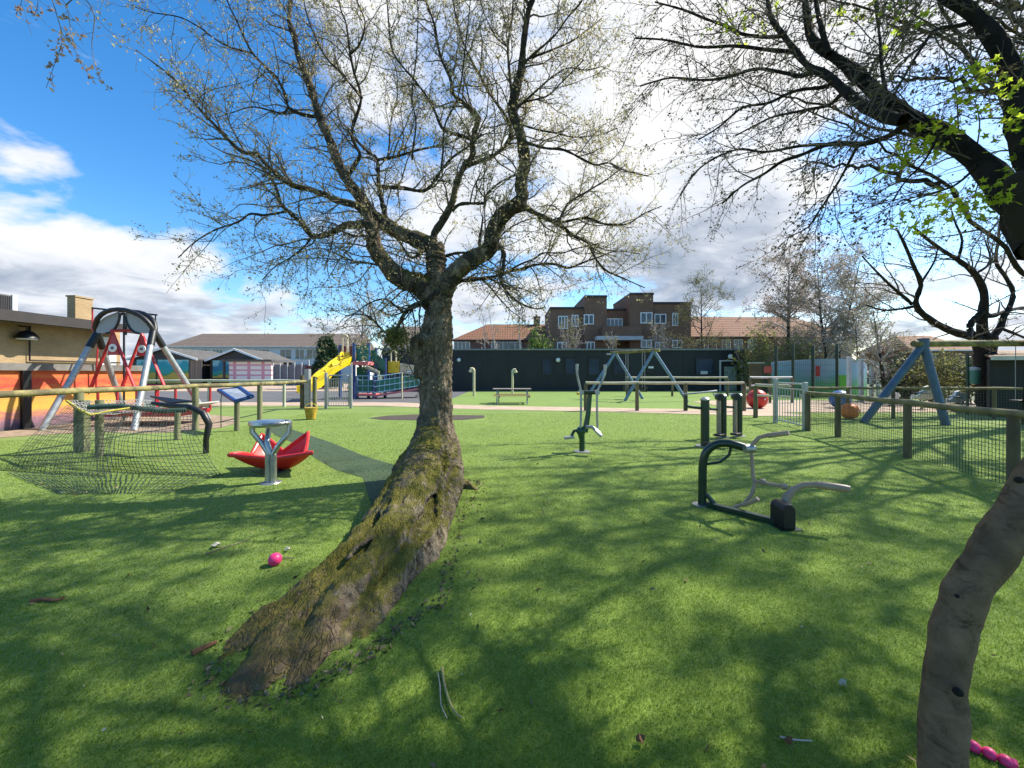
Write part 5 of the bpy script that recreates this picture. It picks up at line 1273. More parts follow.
# dish swing frame (grey legs, black arched hoops) on the left
ds = thing('arched_swing_frame', 'tall swing frame with grey legs and a black mesh covered arch', 'swing frame', (-11.5, 11.8, 0))
al = Vector((-12.55, 11.8, 2.75)); ar = Vector((-10.85, 11.8, 2.82))
for s, e in ((al, (-12.72, 10.55, 0)), (al, (-13.15, 13.3, 0)), (ar, (-10.18, 10.5, 0)), (ar, (-10.35, 13.3, 0))):
    e = Vector(e); MB().tube([e, s.lerp(e, .02)], .078, 12).build('leg', m_galv, ds)
    MB().tube([s.lerp(e, .16), s], .092, 12).build('leg_sleeve', m_black, ds)
top_ = Vector((-11.7, 11.8, 3.40))
for oy in (-.22, .22):
    pts = []
    for k in range(15):
        th = math.pi*k/14; x = -11.7-.88*math.cos(th); pts.append((x, 11.8+oy*math.sin(th), 2.76+.68*math.sin(th)))
    MB().tube(pts, .066, 10).build('arch', m_black, ds)
for sgn in (-1, 1):
    q = []
    for k in range(9):
        th = math.pi/2*k/8; q.append((-11.7+sgn*(.08+.42*(1-math.cos(th))), 11.72, 3.36-.62*math.sin(th)))
    MB().tube(q, .034, 8).build('rib', m_black, ds)
    vs = []
    for k in range(9):
        th = math.pi/2*k/8; x_out = -11.7+sgn*.86*math.sin(math.pi/2*(k/8)); vs.append((x_out, 11.74, 2.76+.62*math.cos(math.pi/2*k/8)))
    MB().prism(vs+[q[k] for k in range(8, -1, -1)], (0, .02, 0)).build('mesh_panel', mat('shade_mesh', (.36, .37, .40), None, 40, .9), ds, smooth=False)
MB().tube([(-11.7, 11.8, 3.36), (-11.7, 11.8, 2.7)], .04, 8).build('rib', m_black, ds)
# rope pole with pulley cord
rpole = thing('pulley_bar', 'thin black overhead bar with a red cord above the arched swing', 'rope bar', (-12.7, 12.6, 0))
a = P(92, 308, 12.6); b = P(157, 315, 12.6)
MB().tube([a, b], .028, 8).build('bar', m_black, rpole)
MB().tube([P(155.5, 315, 12.6), P(155.5, 328, 12.6)], .018, 6).build('drop', m_black, rpole)
MB().tube([P(124, 312, 12.6), P(124, 330, 12.6), (P(124, 330, 12.6).x, 12.6, 0)], .028, 8).build('pole', m_black, rpole)
MB().tube([P(92.5, 309, 12.6), P(92.5, 330, 12.6), P(98, 345, 12.55), P(96.5, 365, 12.6), P(96, 388, 12.6)], .022, 6).build('cord', m_red_frame, rpole)
# red platform swing
rs2 = thing('red_platform_swing', 'red framed platform swing hanging under the arched frame', 'swing', (-11.4, 11.9, 0))
def A_(cx, ytop, d, l, r_, ybot):
    a = P(cx, ytop, d); b = P(l, ybot, d); c = P(r_, ybot, d)
    MB().tube([b, a, c], .045, 8).build('a_frame', m_red_frame, rs2)
    pl = MB().prism([P(cx-1.5, ytop+3, d-.05), P(cx-6, ytop+23, d-.05), P(cx+6, ytop+23, d-.05), P(cx+1.5, ytop+3, d-.05)], (0, .04, 0)).build('plate', m_red_frame, rs2, smooth=False)
    c_ = P(cx, ytop+16, d-.06)
    dd = MB().lathe((c_.x, c_.y, c_.z), [(.12, 0), (.12, -.02)], 18, 'y').build('disc', m_white, pl)
    MB().lathe((c_.x, c_.y-.022, c_.z), [(.045, 0), (.045, -.012)], 12, 'y').build('bolt', m_meshgrey, dd)
A_(113, 332, 11.6, 91, 135, 388); A_(142, 333, 12.0, 121, 166, 390)
MB().tube([P(111, 330.5, 11.7), P(143, 330.5, 11.9)], .04, 8).build('top_bar', m_red_frame, rs2)
z0 = .30
q = MB()
x0, x1, y0_, y1_ = -12.0, -9.75, 11.3, 12.6
for zz_ in (.38, 1.12):
    q.tube([(x0, y0_, zz_), (x1, y0_, zz_), (x1, y1_, zz_), (x0, y1_, zz_)], .04, 8, closed=True)
for x_ in np.linspace(x0, x1, 5):
    for y_ in (y0_, y1_): q.tube([(x_, y_, .36), (x_, y_, 1.12)], .032, 8)
q.build('cage', m_red_frame, rs2)
MB().bx(x0, x1, y0_, y1_, .28, .345).build('floor', m_red_frame, rs2, bevel=.01)
MB().prism([(x1-.5, y0_+.02, .345), (x1+.35, y0_+.02, .62), (x1+.35, y0_+.02, .66), (x1-.5, y0_+.02, .39)], (0, 1.2, 0)).build('ramp', m_offwhite, rs2, smooth=False)

# climbing net with yellow edge
net = thing('scramble_net', 'rope scramble net with a yellow edge on timber posts at left', 'climbing net', (-6.6, 6.9, 0))
def grid(c00, c10, c11, c01, nu, nv, sag, r, bulge=0, bdir=(0, -1, 0)):
    c00, c10, c11, c01 = map(Vector, (c00, c10, c11, c01)); bd = Vector(bdir)
    def pt(u, v):
        p = c00*(1-u)*(1-v)+c10*u*(1-v)+c11*u*v+c01*(1-u)*v
        s = math.sin(math.pi*u)*math.sin(math.pi*v)
        return p+Vector((0, 0, -sag*s))+bd*bulge*math.sin(math.pi*v*.95)*(.6+.4*math.sin(math.pi*u))+Vector((.012*math.sin(u*40+v*9), 0, .012*math.sin(v*31+u*17)))
    A_, Ra = [], []
    S = 16
    Lu = np.array([[pt(s/(S-1), v/nv) for s in range(S)] for v in range(nv+1)], float)
    Lv = np.array([[pt(u/nu, s/(S-1)) for s in range(S)] for u in range(nu+1)], float)
    return join([np_tubes(Lu, np.full((nv+1, S), r), 3), np_tubes(Lv, np.full((nu+1, S), r), 3)])
ya = P(67, 401, 7.5); yb = P(90, 415, 6.6); yc = P(188, 404, 7.4); yd_ = P(190, 411, 8.0)
V, Fq = grid(ya, P(150, 400, 8.2), P(165, 411, 7.3), yb, 26, 8, .06, .007); link('deck', V, Fq, m_net_pale, net)
MB().tube([ya, ya.lerp(yb, .5)+Vector((0, 0, -.02)), yb], .022, 8).build('edge_rope', m_net_yellow, net)
MB().tube([yb, P(110, 411, 6.8), P(130, 408, 7.0)], .018, 8).build('edge_rope', m_net_yellow, net)
MB().tube([P(88, 407, 6.8), P(120, 406, 7.0), P(160, 411, 7.2), P(186, 410, 7.4)], .045, 10).build('front_rope', m_net_teal, net)
f0 = G(-6, 470); f1 = G(228, 476)
for x0_, x1_, xb0, xb1, bu, nm in ((68, 128, 4, 112, .5, 'side_net'), (118, 192, 98, 226, .65, 'side_net')):
    tl = P(x0_, 405, 7.0); tr = P(x1_, 410, 7.2); bl = G(xb0, 471); br = G(xb1, 478)
    V, Fq = grid(tl, tr, br, bl, 27, 18, 0, .0042, -bu*.35, (0, 1, .2)); link(nm, V, Fq, m_net, net)
# flat dark teal rope grid on the ground
gp = [G(px, py)+Vector((0, 0, .012)) for px, py in ((8, 474), (60, 484), (120, 487), (180, 482), (226, 474))]
V, Fq = grid(gp[0], gp[4], G(170, 494), G(60, 495), 36, 7, 0, .006); V[:, 2] = np.abs(V[:, 2])*.6+.012; link('ground_net', V, Fq, m_net_teal, net)
for px, py, yt in ((99.5, 457, 400), (177.5, 440, 407)):
    g = G(px, py); MB().tube([(g.x, g.y, -.05), (g.x, g.y, P(px, yt, g.y).z)], .06, 10).build('post', m_post_g, net)
g = G(92, 452); MB().bar(P(84, 452, 7.65), P(84, 400, 7.65), .13, .13).build('post', m_post_g, net, bevel=.01)
MB().tube([P(152, 403, 7.6), P(172, 406, 7.6), P(190, 407, 7.5), P(203, 413, 7.5), P(209, 424, 7.5), P(206, 440, 7.5), (P(206, 440, 7.5).x, 7.5, 0)], [.03, .05, .055, .06, .06, .05, .05], 10).build('support_tube', m_black, net)
MB().prism([P(150, 397, 7.9), P(170, 404, 7.6), P(192, 402, 7.7), P(172, 400, 7.9)], (0, 0, .03)).build('rubber_flap', m_black, net, smooth=False)

# blue play table
bt2 = thing('play_table', 'blue edged tilted play table on a timber post by the left fence', 'play table', (G(237, 431).x, 10.4, 0))
g = G(237, 431); MB().tube([(g.x, g.y, 0), (g.x, g.y, .86)], .065, 10).build('post', m_post_g, bt2)
a, b, c, d = P(219, 391, 10.8), P(236, 402, 10.0), P(252, 397, 10.1), P(240, 388.5, 10.9)
MB().prism([a, b, c, d], (0, 0, .03)).build('top', mat('play_grey', (.34, .37, .41), (.27, .3, .34), 4, .5), bt2, smooth=False)
MB().tube([p+Vector((0, 0, .015)) for p in (a, b, c, d)], .055, 8, closed=True).build('rim', m_blue, bt2)
g = G(218, 431) if False else None
MB().tube([P(222, 391, 11), P(221, 400, 11), (P(221, 400, 11).x, 11, 0)], .012, 6).build('leg_wire', m_wire, bt2)

# yellow bucket thing on the turf
g = G(311, 419.5)
yb_ = thing('yellow_bucket', 'battered yellow plastic bucket on the turf by the left gate posts', 'bucket', g)
MB().lathe((g.x, g.y, 0), [(.10, 0), (.14, .02), (.19, .32), (.2, .38), (.205, .40)], 14).build('bucket', m_ochre, yb_)
MB().tube([(g.x+.2*math.cos(a), g.y, .40+.14*math.sin(a)) for a in np.linspace(0, math.pi, 10)], .012, 6).build('handle', m_yellow, yb_)

# play tower with yellow slide
TD = 24.0
def tp3(px, py, d=TD): return P(px, py, d)
pt_ = thing('play_tower', 'multicoloured play tower with yellow slide and blue railed ramp left of the trunk', 'play tower', (xd(358, TD), TD, 0))
for px, t, dd, m_ in ((354, 343, 23.6, m_blue), (368.5, 343, 24, m_blue), (376, 348, 24.6, m_blue), (385, 358, 24.6, m_navy), (340, 345, 25, m_blue), (357, 376, 23.3, m_navy), (374, 375, 23.3, m_navy)):
    c = tp3(px, t, dd); MB().tube([(c.x, dd, 0), (c.x, dd, c.z)], .1, 10).build('post', m_, pt_)
def panel(name, x0, x1, y0_, y1_, d, m_, th=.06, y0b=None, y1b=None):
    y0b = y0_ if y0b is None else y0b; y1b = y1_ if y1b is None else y1b
    MB().prism([tp3(x0, y1_, d), tp3(x1, y1b, d), tp3(x1, y0b, d), tp3(x0, y0_, d)], (0, th, 0)).build(name, m_, pt_, smooth=False)
panel('side_panel', 356, 368, 345, 361, 23.8, m_teal)
panel('side_panel', 371, 376, 350, 364, 24.4, m_teal); panel('side_panel', 377, 385, 354, 366, 24.5, m_teal, .06, 361, 371)
panel('deck', 353, 368, 361.5, 365, 23.4, m_pinkdeck, 2.0)
panel('under_panel', 356.5, 367.5, 367, 392, 24.6, m_teal); panel('side_panel', 370, 386, 352, 372, 25.2, m_teal, .06, 360, 376)
panel('stair_rail', 366, 379, 365, 368, 23.3, m_rail_c, .1, 371.5, 374)
panel('back_panel', 340, 346, 346, 360, 24.6, m_brown_panel); panel('yellow_panel', 344, 350, 352, 366, 24.2, m_yellow); panel('brown_panel', 349.5, 353, 346, 358, 24.1, m_brown_panel)
panel('yellow_panel', 388, 399, 361, 373, 25, m_yellow); panel('yellow_panel', 400, 425, 363, 373, 25, m_cream, .06, 367, 376)
def hoop(x0, x1, yt, yb, d, m_):
    a = tp3(x0, yb, d); b = tp3(x1, yb, d); t = tp3((x0+x1)/2, yt, d); r_ = (b.x-a.x)/2
    pts = [a]+[Vector((t.x-r_*math.cos(k*math.pi/8), d, t.z-r_+r_*math.sin(k*math.pi/8))) for k in range(9)]+[b]
    MB().tube(pts, .05, 8).build('hoop', m_, pt_)
hoop(342.5, 347.5, 335, 352, 24, m_cream); hoop(391, 396, 351, 362, 25, m_cream)
# slide
ctr = [tp3(350, 355, 24.2), tp3(344, 362, 23.6), tp3(335, 368, 22.8), tp3(325, 376, 22.2), tp3(316, 385, 21.6), tp3(308, 390, 21.2), tp3(297, 391.5, 20.9)]
cp, _ = resample([tuple(c) for c in ctr], [1]*7, 24); q = MB(); prof = [(-.38, .28), (-.34, .0), (.34, .0), (.38, .28), (.43, .28), (.39, -.06), (-.39, -.06), (-.43, .28)]
vs = []; fs = []
for i, c in enumerate(cp):
    t_ = Vector(cp[min(i+1, 23)]-cp[max(i-1, 0)]); t_.z = 0; t_.normalize(); s_ = Vector((-t_.y, t_.x, 0))
    for a, b in prof: vs.append(Vector(c)+s_*a*1.25+Vector((0, 0, b*1.1)))
k = len(prof)
for i in range(23):
    for j in range(k): fs.append((i*k+j, i*k+(j+1) % k, (i+1)*k+(j+1) % k, (i+1)*k+j))
q.add(vs, fs).build('slide', m_yellow, pt_)
g = cp[-2]; MB().tube([(g[0]+.2, g[1], 0), (g[0]+.2, g[1], g[2]-.05)], .06, 8).build('slide_leg', m_yellow, pt_)
# ramp with railings
for x0, x1, ya_, yb__, d0, d1 in ((357, 374, 396, 396, 23.2, 23.2), (374, 424, 397, 389, 23.2, 24.5)):
    a0, a1 = tp3(x0, ya_, d0), tp3(x1, yb__, d1)
    MB().prism([a0, a1, a1+Vector((0, 1.3, 0)), a0+Vector((0, 1.3, 0))], (0, 0, .12)).build('ramp', m_pinkdeck, pt_, smooth=False)
    q = MB()
    for hh in (.25, .6, .95, 1.2): q.tube([a0+Vector((0, 0, hh)), a1+Vector((0, 0, hh))], .028, 6)
    n_ = int((a1-a0).length/.28)
    for k_ in range(n_+1): p_ = a0.lerp(a1, k_/n_); q.tube([p_+Vector((0, 0, .15)), p_+Vector((0, 0, 1.2))], .02, 6)
    q.build('railing', m_lblue, pt_)
    b0, b1 = a0+Vector((.12, .07, .22)), a1+Vector((-.1, .07, .22))
    MB().prism([b0, b1, b1+Vector((0, 0, .72)), b0+Vector((0, 0, .72))], (0, .05, 0)).build('side_panel', m_teal, pt_, smooth=False)
q = tp3(402, 392, 23.6); MB().tube([(q.x, 23.6, 0), (q.x, 23.6, 1.6)], .05, 8).build('rail_post', m_cream, pt_)

# picnic table
D_ = 19.8; x0, x1 = xd(493, D_), xd(531, D_); xm = (x0+x1)/2
pk = thing('picnic_table', 'timber picnic table with attached benches on the far lawn', 'picnic table', (xm, D_, 0))
for i in range(5): MB().bx(x0, x1, D_-.36+i*.15, D_-.36+i*.15+.135, .72, .765).build('tabletop', m_tabletop, pk, smooth=False) if i == 0 else None
q = MB()
for i in range(1, 5): q.bx(x0, x1, D_-.36+i*.15, D_-.36+i*.15+.135, .72, .765)
q.build('tabletop', m_tabletop, pk, smooth=False)
for oy in (-.78, .62): MB().bx(x0+.05, x1-.05, D_+oy, D_+oy+.26, .42, .46).build('bench', m_tablewood, pk, smooth=False)
for xx in (x0+.22, x1-.22):
    MB().bar((xx, D_-.72, .0), (xx, D_-.2, .72), .05, .1).build('leg', m_sblue, pk); MB().bar((xx+.052, D_+.72, .0), (xx+.052, D_+.2, .72), .05, .1).build('leg', m_sblue, pk)
    MB().bar((xx+.105, D_-.78, .37), (xx+.105, D_+.86, .37), .05, .09).build('crosspiece', m_tabletop, pk)

# bollard lamps
for px, py, yt, sgn, lab in ((474, 396, 368.5, -1, 'cream hooked post lamp nearest the trunk, facing left'), (512.5, 394, 369.5, 1, 'cream hooked post lamp behind the picnic table, facing right')):
    g = G(px, py); h = P(px, yt, g.y).z; t = thing('post_lamp', lab, 'lamp', g, 'cream post lamps on the far lawn')
    MB().tube([(g.x, g.y, 0), (g.x, g.y, h-.2), (g.x, g.y, h-.1), (g.x+sgn*.05, g.y, h-.03), (g.x+sgn*.14, g.y, h), (g.x+sgn*.24, g.y, h-.03)], .085, 12).build('post', m_cream, t)
    MB().lathe((g.x+sgn*.22, g.y, h-.22), [(.13, 0), (.14, .05), (.08, .17)], 14).build('lamp_head', m_cream, t)
    MB().lathe((g.x+sgn*.22, g.y, h-.25), [(.1, 0), (.115, .028)], 14).build('diffuser', m_lamp, t)

# balls
def ball(name, label, px, py_bottom, r, m_, valve=True, k=28):
    g = G(px, py_bottom); t = thing(name, label, 'ball', g)
    b = MB().ball((g.x, g.y, r*.985), r, k).build('ball', m_, t)
    if valve: MB().lathe((g.x+r*.2, g.y-r*.99, r*1.0), [(r*.08, 0), (r*.05, -r*.03)], 10, 'y').build('valve', m_white, t)
ball('big_ball', 'large shiny red ball beside the fence post near the steel gate', 757, 408.5, .42, m_red)
ball('big_ball', 'blue ball behind the mesh fence on the right', 840, 408.3, .40, m_blueball)
ball('big_ball', 'orange ball on the turf behind the right fence', 849.5, 419, .27, m_orange)
ball('toy_ball', 'small bright pink ball on the turf left of the mossy root', 275, 565.5, .05, m_pink, False)
g = G(978, 752); t = thing('pink_toy', 'pink segmented rubber toy at the foot of the leaning trunk', 'toy', g)
q = MB()
for i in range(4): q.ball((g.x-.045+i*.028, g.y+.03-i*.03, .022), .022, 12)
q.build('segments', m_pink, t)
MB().lathe((g.x+.05, g.y-.07, .02), [(.01, -.012), (.024, 0), (.01, .012)], 12, 'y').build('end_cap', m_pink, t)

# pale riders and bin at the right back
def rider(label, px, py, d, s, m_):
    c = P(px, py, d); t = thing('spring_rider', label, 'spring rider', (c.x, d, 0))
    q = [(-.55, .0), (-.5, .22), (-.3, .16), (-.1, .32), (.0, .55), (.16, .62), (.22, .5), (.36, .46), (.52, .35), (.5, .12), (.3, .0)]
    MB().prism([(c.x+a*s, d, .45*s+b*s) for a, b in q][::-1], (0, .12, 0)).build('body', m_, t, bevel=.02)
    MB().bx(c.x-.18*s, c.x+.12*s, d-.1, d+.22, .72*s, .78*s).build('seat', m_dblue, t, bevel=.01)
    hx = [(c.x+.1*math.cos(a*1.2), d+.06+.1*math.sin(a*1.2), a*.45*s/16) for a in range(17)]
    MB().tube(hx, .02, 6).build('spring', m_black, t)
pale = mat('pale_green_white', (.62, .68, .56), (.5, .56, .44), 3, .5)
rider('pale green curved spring rider seen through the blue swing legs', 925, 388, 16.5, .95, pale)
rider('white spring rider further right near the timber shed', 957, 395, 15.6, .8, m_white)
rider('small white spring rider left of the blue swing leg', 892, 388, 18, .7, m_white)
c = P(973.5, 383, 14.6); t = thing('litter_bin', 'teal litter bin with a pale lid on a dark pole', 'bin', (c.x, 14.6, 0))
MB().lathe((c.x, 14.6, 1.15), [(.16, 0), (.18, .05), (.18, .5)], 16).build('bin', mat('teal_green', (.10, .26, .22), None, 3, .5), t)
MB().lathe((c.x, 14.6, 1.652), [(.19, 0), (.17, .08), (.05, .13)], 16).build('lid', m_offwhite, t)
MB().tube([(c.x-.2, 14.62, 0), (c.x-.2, 14.62, 2.3)], .04, 8).build('pole', m_wire, t)

# ------------------------------------------------------------------ litter on the turf
def stick(label, pts, r, m_=m_stick):
    v = [Vector(G(*p))+Vector((0, 0, .018)) for p in pts]; p, _ = resample([tuple(a) for a in v], [1]*len(v), 14)
    o = MB().tube([tuple(a) for a in p], [r*(1-.4*i/13) for i in range(14)], 7).build('stick', m_); tag(o, label, 'stick')
stick('curved yellow green stick on the turf right of the root', [(442, 671), (444, 686), (449, 704), (455, 716), (462, 722)], .007)
stick('thin forked grey twig beside the curved stick', [(438, 676), (440, 690), (441, 708), (447, 722)], .003, m_twig_pale)
stick('short dark twig on the turf near the pink ball', [(283, 560), (290, 560), (294, 560.5)], .006, m_twig)
stick('brown stick lying at the left foot of the root', [(192, 657), (205, 650), (217, 645)], .018, m_deadleaf)
stick('dark bent twig left of the pink ball', [(206, 556), (222, 550), (236, 546), (250, 541)], .006, m_twig)
stick('small pale twig on the shaded lower right turf', [(780, 741), (795, 744), (812, 745)], .004, m_twig_pale)
stick('brown bark strip on the turf at lower left', [(30, 604), (42, 602), (56, 603), (64, 600)], .014, m_deadleaf)
def dleaf(label, px, py, s, m_=m_deadleaf):
    g = G(px, py); a = random.random()*6.28; q = MB(); n = 9
    vs = [(g.x+s*(1 if i % 2 == 0 else .6)*math.cos(a+i*6.283/n), g.y+s*.8*(1 if i % 2 == 0 else .6)*math.sin(a+i*6.283/n), .028+.012*math.sin(i*1.7)) for i in range(n)]
    q.prism(vs, (0, 0, .004)); tag(q.build('dead_leaf', m_, smooth=False), label, 'leaf')
dleaf('curled brown leaf on the shaded turf below centre', 640, 746, .022)
dleaf('small brown leaf on the dark turf at lower right', 789, 748, .018)
dleaf('pale bark flake on the turf beside the root', 288, 552, .03, m_petal)
dleaf('pale bark flake on the turf above the pink ball', 216, 548, .05, m_petal)
dleaf('tiny white petal cluster right of centre on the turf', 843, 689, .02, m_petal)
n = 110
pp = []
while len(pp) < n:
    x = RNG.uniform(-6, 5); y = RNG.uniform(1.6, 9)
    if abs(x) < 1.3*y: pp.append((x, y, .026))
V, Fq = quads_at(np.array(pp), .011, RNG, 1.3); o = link('fallen_petals', V, Fq, m_petal, loc=(0, 0, 0)); o['kind'] = 'stuff'; tag(o, 'tiny pale fallen petals scattered over the turf', 'petals')

ro = np.array([(-1.62, 2.08), (-1.3, 1.86), (-1.02, 1.88), (-.80, 2.05), (-.70, 2.35), (-.48, 2.6), (-.50, 3.2), (-.54, 4.0), (-.46, 5.0), (-.5, 5.6), (-1.35, 5.5), (-1.46, 4.6), (-1.42, 3.4), (-1.55, 2.7)])
n = 800; i = RNG.integers(0, len(ro), n); f = RNG.random((n, 1)); pp = ro[i]*(1-f)+ro[(i+1) % len(ro)]*f
pp = pp+RNG.normal(size=(n, 2))*np.where(RNG.random((n, 1)) < .7, .035, .15)
V, Fq = quads_at(np.concatenate([pp, RNG.uniform(.004, .017, (n, 1))], 1), .018, RNG, 2.2)
o = link('bark_litter', V, Fq, leafmat('litter', [(.10, .07, .04), (.18, .14, .08), (.07, .055, .035), (.26, .21, .13), (.12, .11, .04)], .1), loc=(0, 0, 0), smooth=False); o['kind'] = 'stuff'; tag(o, 'brown bark crumbs and dry litter around the foot of the mossy root', 'litter')
pp = []
while len(pp) < 300:
    x = RNG.uniform(-7, 5); y = RNG.uniform(1.5, 9)
    if abs(x) < 1.35*y: pp.append((x, y, .018))
V, Fq = quads_at(np.array(pp), .016, RNG, 2.4)
o = link('dry_crumbs', V, Fq, leafmat('crumbs', [(.16, .11, .05), (.28, .2, .09), (.10, .06, .03), (.34, .3, .16)], .1), loc=(0, 0, 0), smooth=False); o['kind'] = 'stuff'; tag(o, 'small dry brown bud scales and twig crumbs lying over the lawn', 'litter')
# ------------------------------------------------------------------ turf blades near the camera
SPW = np.array([tuple(G(*p)[:2]) for p in sp])
def inside(x, y):
    r = np.zeros(len(x), bool); n = len(SPW)
    for i in range(n):
        x1, y1 = SPW[i]; x2, y2 = SPW[(i+1) % n]
        c = ((y1 > y) != (y2 > y)) & (x < (x2-x1)*(y-y1)/(y2-y1+1e-12)+x1); r ^= c
    return r
def blades(y0, y1, dens, h, w, rng, strip=False):
    n = dens; p = -.35                       # density falls off with distance, blade width grows with it
    y = (rng.random(n)*(y1**p-y0**p)+y0**p)**(1/p); x = (rng.random(n)*2-1)*(1.42*y+1.1)
    keep = (x > -13.2) & (x < 14) & ~((y > 9.0) & (x < -7.9) & (y < 15.5)) & ~((y > 12.55) & (y < 14.55) & (x > -5) & (x < -.9)); ins = inside(x, y); keep &= ins if strip else ~ins
    x, y = x[keep], y[keep]; n = len(x)
    hh = h*(.6+.8*rng.random(n)); w = w*y; ang = rng.random(n)*6.283; ln = rng.normal(size=(n, 2))*.45+np.array([.25, .1])
    b = np.stack([x, y, np.full(n, .002)], 1); sd = np.stack([np.cos(ang), np.sin(ang), np.zeros(n)], 1)*(w*(.7+.6*rng.random(n)))[:, None]*.5
    mid = b+np.stack([ln[:, 0]*hh*.35, ln[:, 1]*hh*.35, hh*.6], 1); tip = b+np.stack([ln[:, 0]*hh, ln[:, 1]*hh, hh*.92], 1)
    V = np.stack([b-sd, b+sd, mid+sd*.75, tip, mid-sd*.75], 1).reshape(-1, 3)
    i = np.arange(n)[:, None]*5
    return V, (i+np.arange(5)[None])
gr = np.random.default_rng(3)
parts = [blades(.9, 15.0, 1000000, .013, .0012, gr)]
V, Fq = join(parts)
o = link('grass', V, Fq, m_blade, loc=(0, 0, 0), smooth=False); o['kind'] = 'stuff'; tag(o, 'short bright green artificial turf blades over the near lawn', 'grass')
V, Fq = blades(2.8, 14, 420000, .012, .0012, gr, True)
o = link('dark_turf', V, Fq, leafmat('dark_blades', [(.05, .10, .014), (.065, .125, .018), (.08, .145, .024), (.058, .11, .016)], .35), loc=(0, 0, 0), smooth=False); o['kind'] = 'stuff'; tag(o, 'darker strip of turf left of the mossy root', 'grass')
print('blades', len(Fq))

# ------------------------------------------------------------------ light, sky, camera
AZ, EL = R(66), R(47)      # azimuth from +Y towards +X
sdir = Vector((math.sin(AZ)*math.cos(EL), math.cos(AZ)*math.cos(EL), math.sin(EL)))
ld = bpy.data.lights.new('sun', 'SUN'); ld.energy = 5.0; ld.angle = R(.53); ld.color = (1.0, .94, .82)
lo = bpy.data.objects.new('sun', ld); COL.objects.link(lo); lo.rotation_euler = (-sdir).to_track_quat('-Z', 'Y').to_euler(); lo.location = sdir*60
wd = bpy.data.worlds.new('World'); SC.world = wd; wd.use_nodes = True
nt = wd.node_tree; bg = nt.nodes['Background']; bg.inputs[1].default_value = .085
sky = N(nt, 'ShaderNodeTexSky', sky_type='NISHITA'); sky.sun_disc = False; sky.sun_elevation = EL; sky.sun_rotation = AZ
sky.air_density = 1.0; sky.dust_density = .6; sky.ozone_density = 2.0; sky.altitude = 50
tc = N(nt, 'ShaderNodeTexCoord'); dirv = tc.outputs['Generated']
sx = N(nt, 'ShaderNodeSeparateXYZ'); nt.links.new(dirv, sx.inputs[0])
zc = math_(nt, 'ADD', math_(nt, 'MAXIMUM', sx.outputs[2], 0), .22)
cb = N(nt, 'ShaderNodeCombineXYZ')
nt.links.new(math_(nt, 'DIVIDE', sx.outputs[0], zc), cb.inputs[0]); nt.links.new(math_(nt, 'DIVIDE', sx.outputs[1], zc), cb.inputs[1]); cb.inputs[2].default_value = 3.7
n1 = noise(nt, cb.outputs[0], 2.1, 9, .56, .25); n2 = noise(nt, cb.outputs[0], 3.1, 8, .6, .4)
def toward(px, py, k, width):
    v = Vector(((px-CX)/F, 1, (HOR-py)/F)).normalized()
    dt = N(nt, 'ShaderNodeVectorMath', operation='DOT_PRODUCT'); nt.links.new(dirv, dt.inputs[0]); dt.inputs[1].default_value = v
    mr = N(nt, 'ShaderNodeMapRange', interpolation_type='SMOOTHSTEP'); nt.links.new(dt.outputs['Value'], mr.inputs[0])
    mr.inputs[1].default_value = math.cos(R(width)); mr.inputs[2].default_value = 1.0; mr.inputs[3].default_value = 0; mr.inputs[4].default_value = k
    return mr.outputs[0]
dens = math_(nt, 'ADD', math_(nt, 'MULTIPLY', math_(nt, 'SUBTRACT', n1, .5), 1.7), .5)
for a in ((120, 130, -.55, 24), (40, 130, -.40, 13), (12, 45, .62, 11), (15, 205, .40, 10), (90, 250, .34, 13), (180, 285, .28, 13), (30, 300, .22, 12), (480, 60, .22, 34), (720, 130, .20, 28), (370, 285, -.22, 11), (900, 190, -.26, 12), (610, 300, -.20, 8), (700, 250, .22, 14), (950, 260, .06, 14)):
    dens = math_(nt, 'ADD', dens, toward(*a))
back = N(nt, 'ShaderNodeMapRange'); nt.links.new(sx.outputs[1], back.inputs[0])
for i_, v_ in ((1, .35), (2, -.15), (3, 0.), (4, -.36)): back.inputs[i_].default_value = v_
dens = math_(nt, 'ADD', dens, back.outputs[0])  # thins clouds behind the view to lower the ambient light
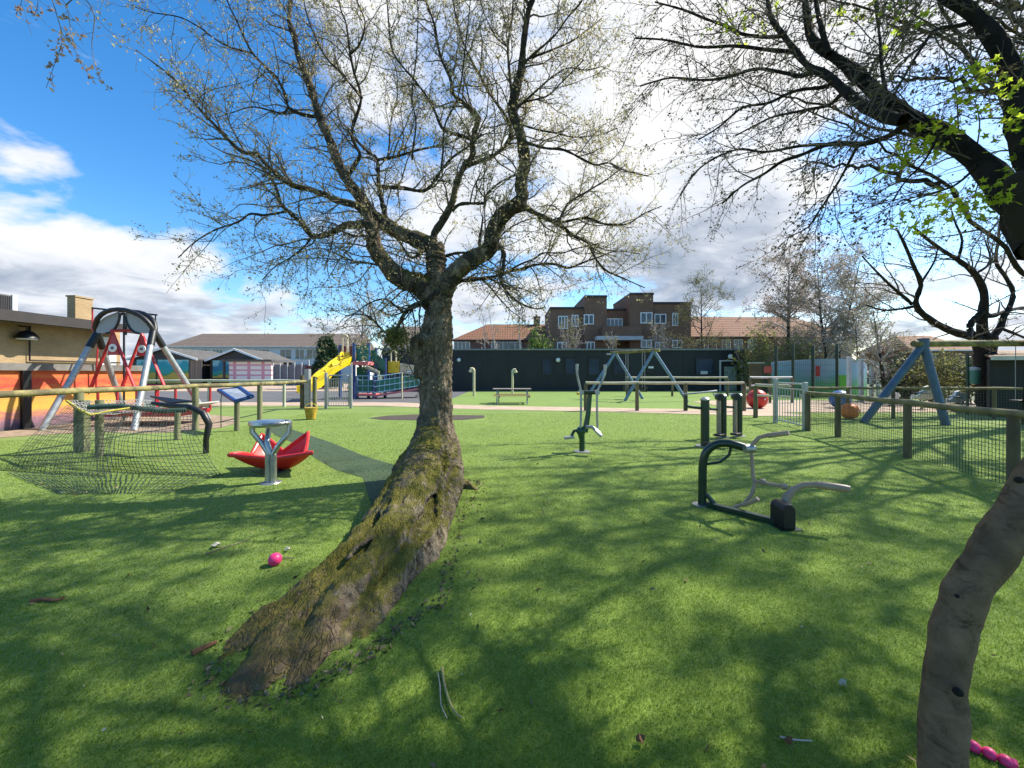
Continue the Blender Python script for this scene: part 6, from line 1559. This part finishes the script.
zen = N(nt, 'ShaderNodeMapRange'); nt.links.new(sx.outputs[2], zen.inputs[0])
for i_, v_ in ((1, .74), (2, .92), (3, 0.), (4, -.30)): zen.inputs[i_].default_value = v_
dens = math_(nt, 'ADD', dens, zen.outputs[0])  # thins overhead clouds, out of view, to deepen the shade
cov = ramp(nt, dens, [(.40, (0, 0, 0)), (.50, (.45,)*3), (.60, (.9,)*3), (.74, (1, 1, 1))])
shade = math_(nt, 'ADD', math_(nt, 'MULTIPLY', math_(nt, 'SUBTRACT', n2, .5), 1.1), math_(nt, 'MULTIPLY', math_(nt, 'SUBTRACT', dens, .6), -.25))
shade = math_(nt, 'ADD', shade, .60)
for a in ((690, 240, -.18, 14), (520, 60, .24, 34), (760, 90, .16, 22), (60, 190, .22, 10), (150, 240, .15, 9), (40, 272, -.03, 9), (150, 292, -.05, 9), (880, 90, .10, 25), (440, 180, -.10, 14)):
    shade = math_(nt, 'ADD', shade, toward(*a))
ccol = ramp(nt, shade, [(.25, (2.3, 2.8, 3.6)), (.45, (3.6, 4.0, 4.7)), (.60, (5.3, 5.6, 6.1)), (.80, (6.6, 6.6, 6.6))])
skyc = mixc(nt, 1.0, sky.outputs[0], sky.outputs[0])
hs = N(nt, 'ShaderNodeHueSaturation'); hs.inputs['Saturation'].default_value = 1.38; hs.inputs['Value'].default_value = 1.6; nt.links.new(sky.outputs[0], hs.inputs['Color'])
nt.links.new(mixc(nt, cov, hs.outputs[0], ccol), bg.inputs[0])

cam = bpy.data.cameras.new('camera'); co = bpy.data.objects.new('camera', cam); COL.objects.link(co)
cam.sensor_width = 36; cam.lens = F/1024*36; cam.shift_y = -(384-HOR)/1024; co.location = (0, 0, EYE); co.rotation_euler = (R(90), 0, 0)
cam.clip_start = .05; cam.clip_end = 3000; SC.camera = co
vs_ = SC.view_settings; vs_.view_transform = 'Standard'; vs_.look = 'None'; vs_.gamma = 1; vs_.use_curve_mapping = False; vs_.exposure = 0.92
SC.cycles.max_bounces = 6; SC.cycles.transparent_max_bounces = 8
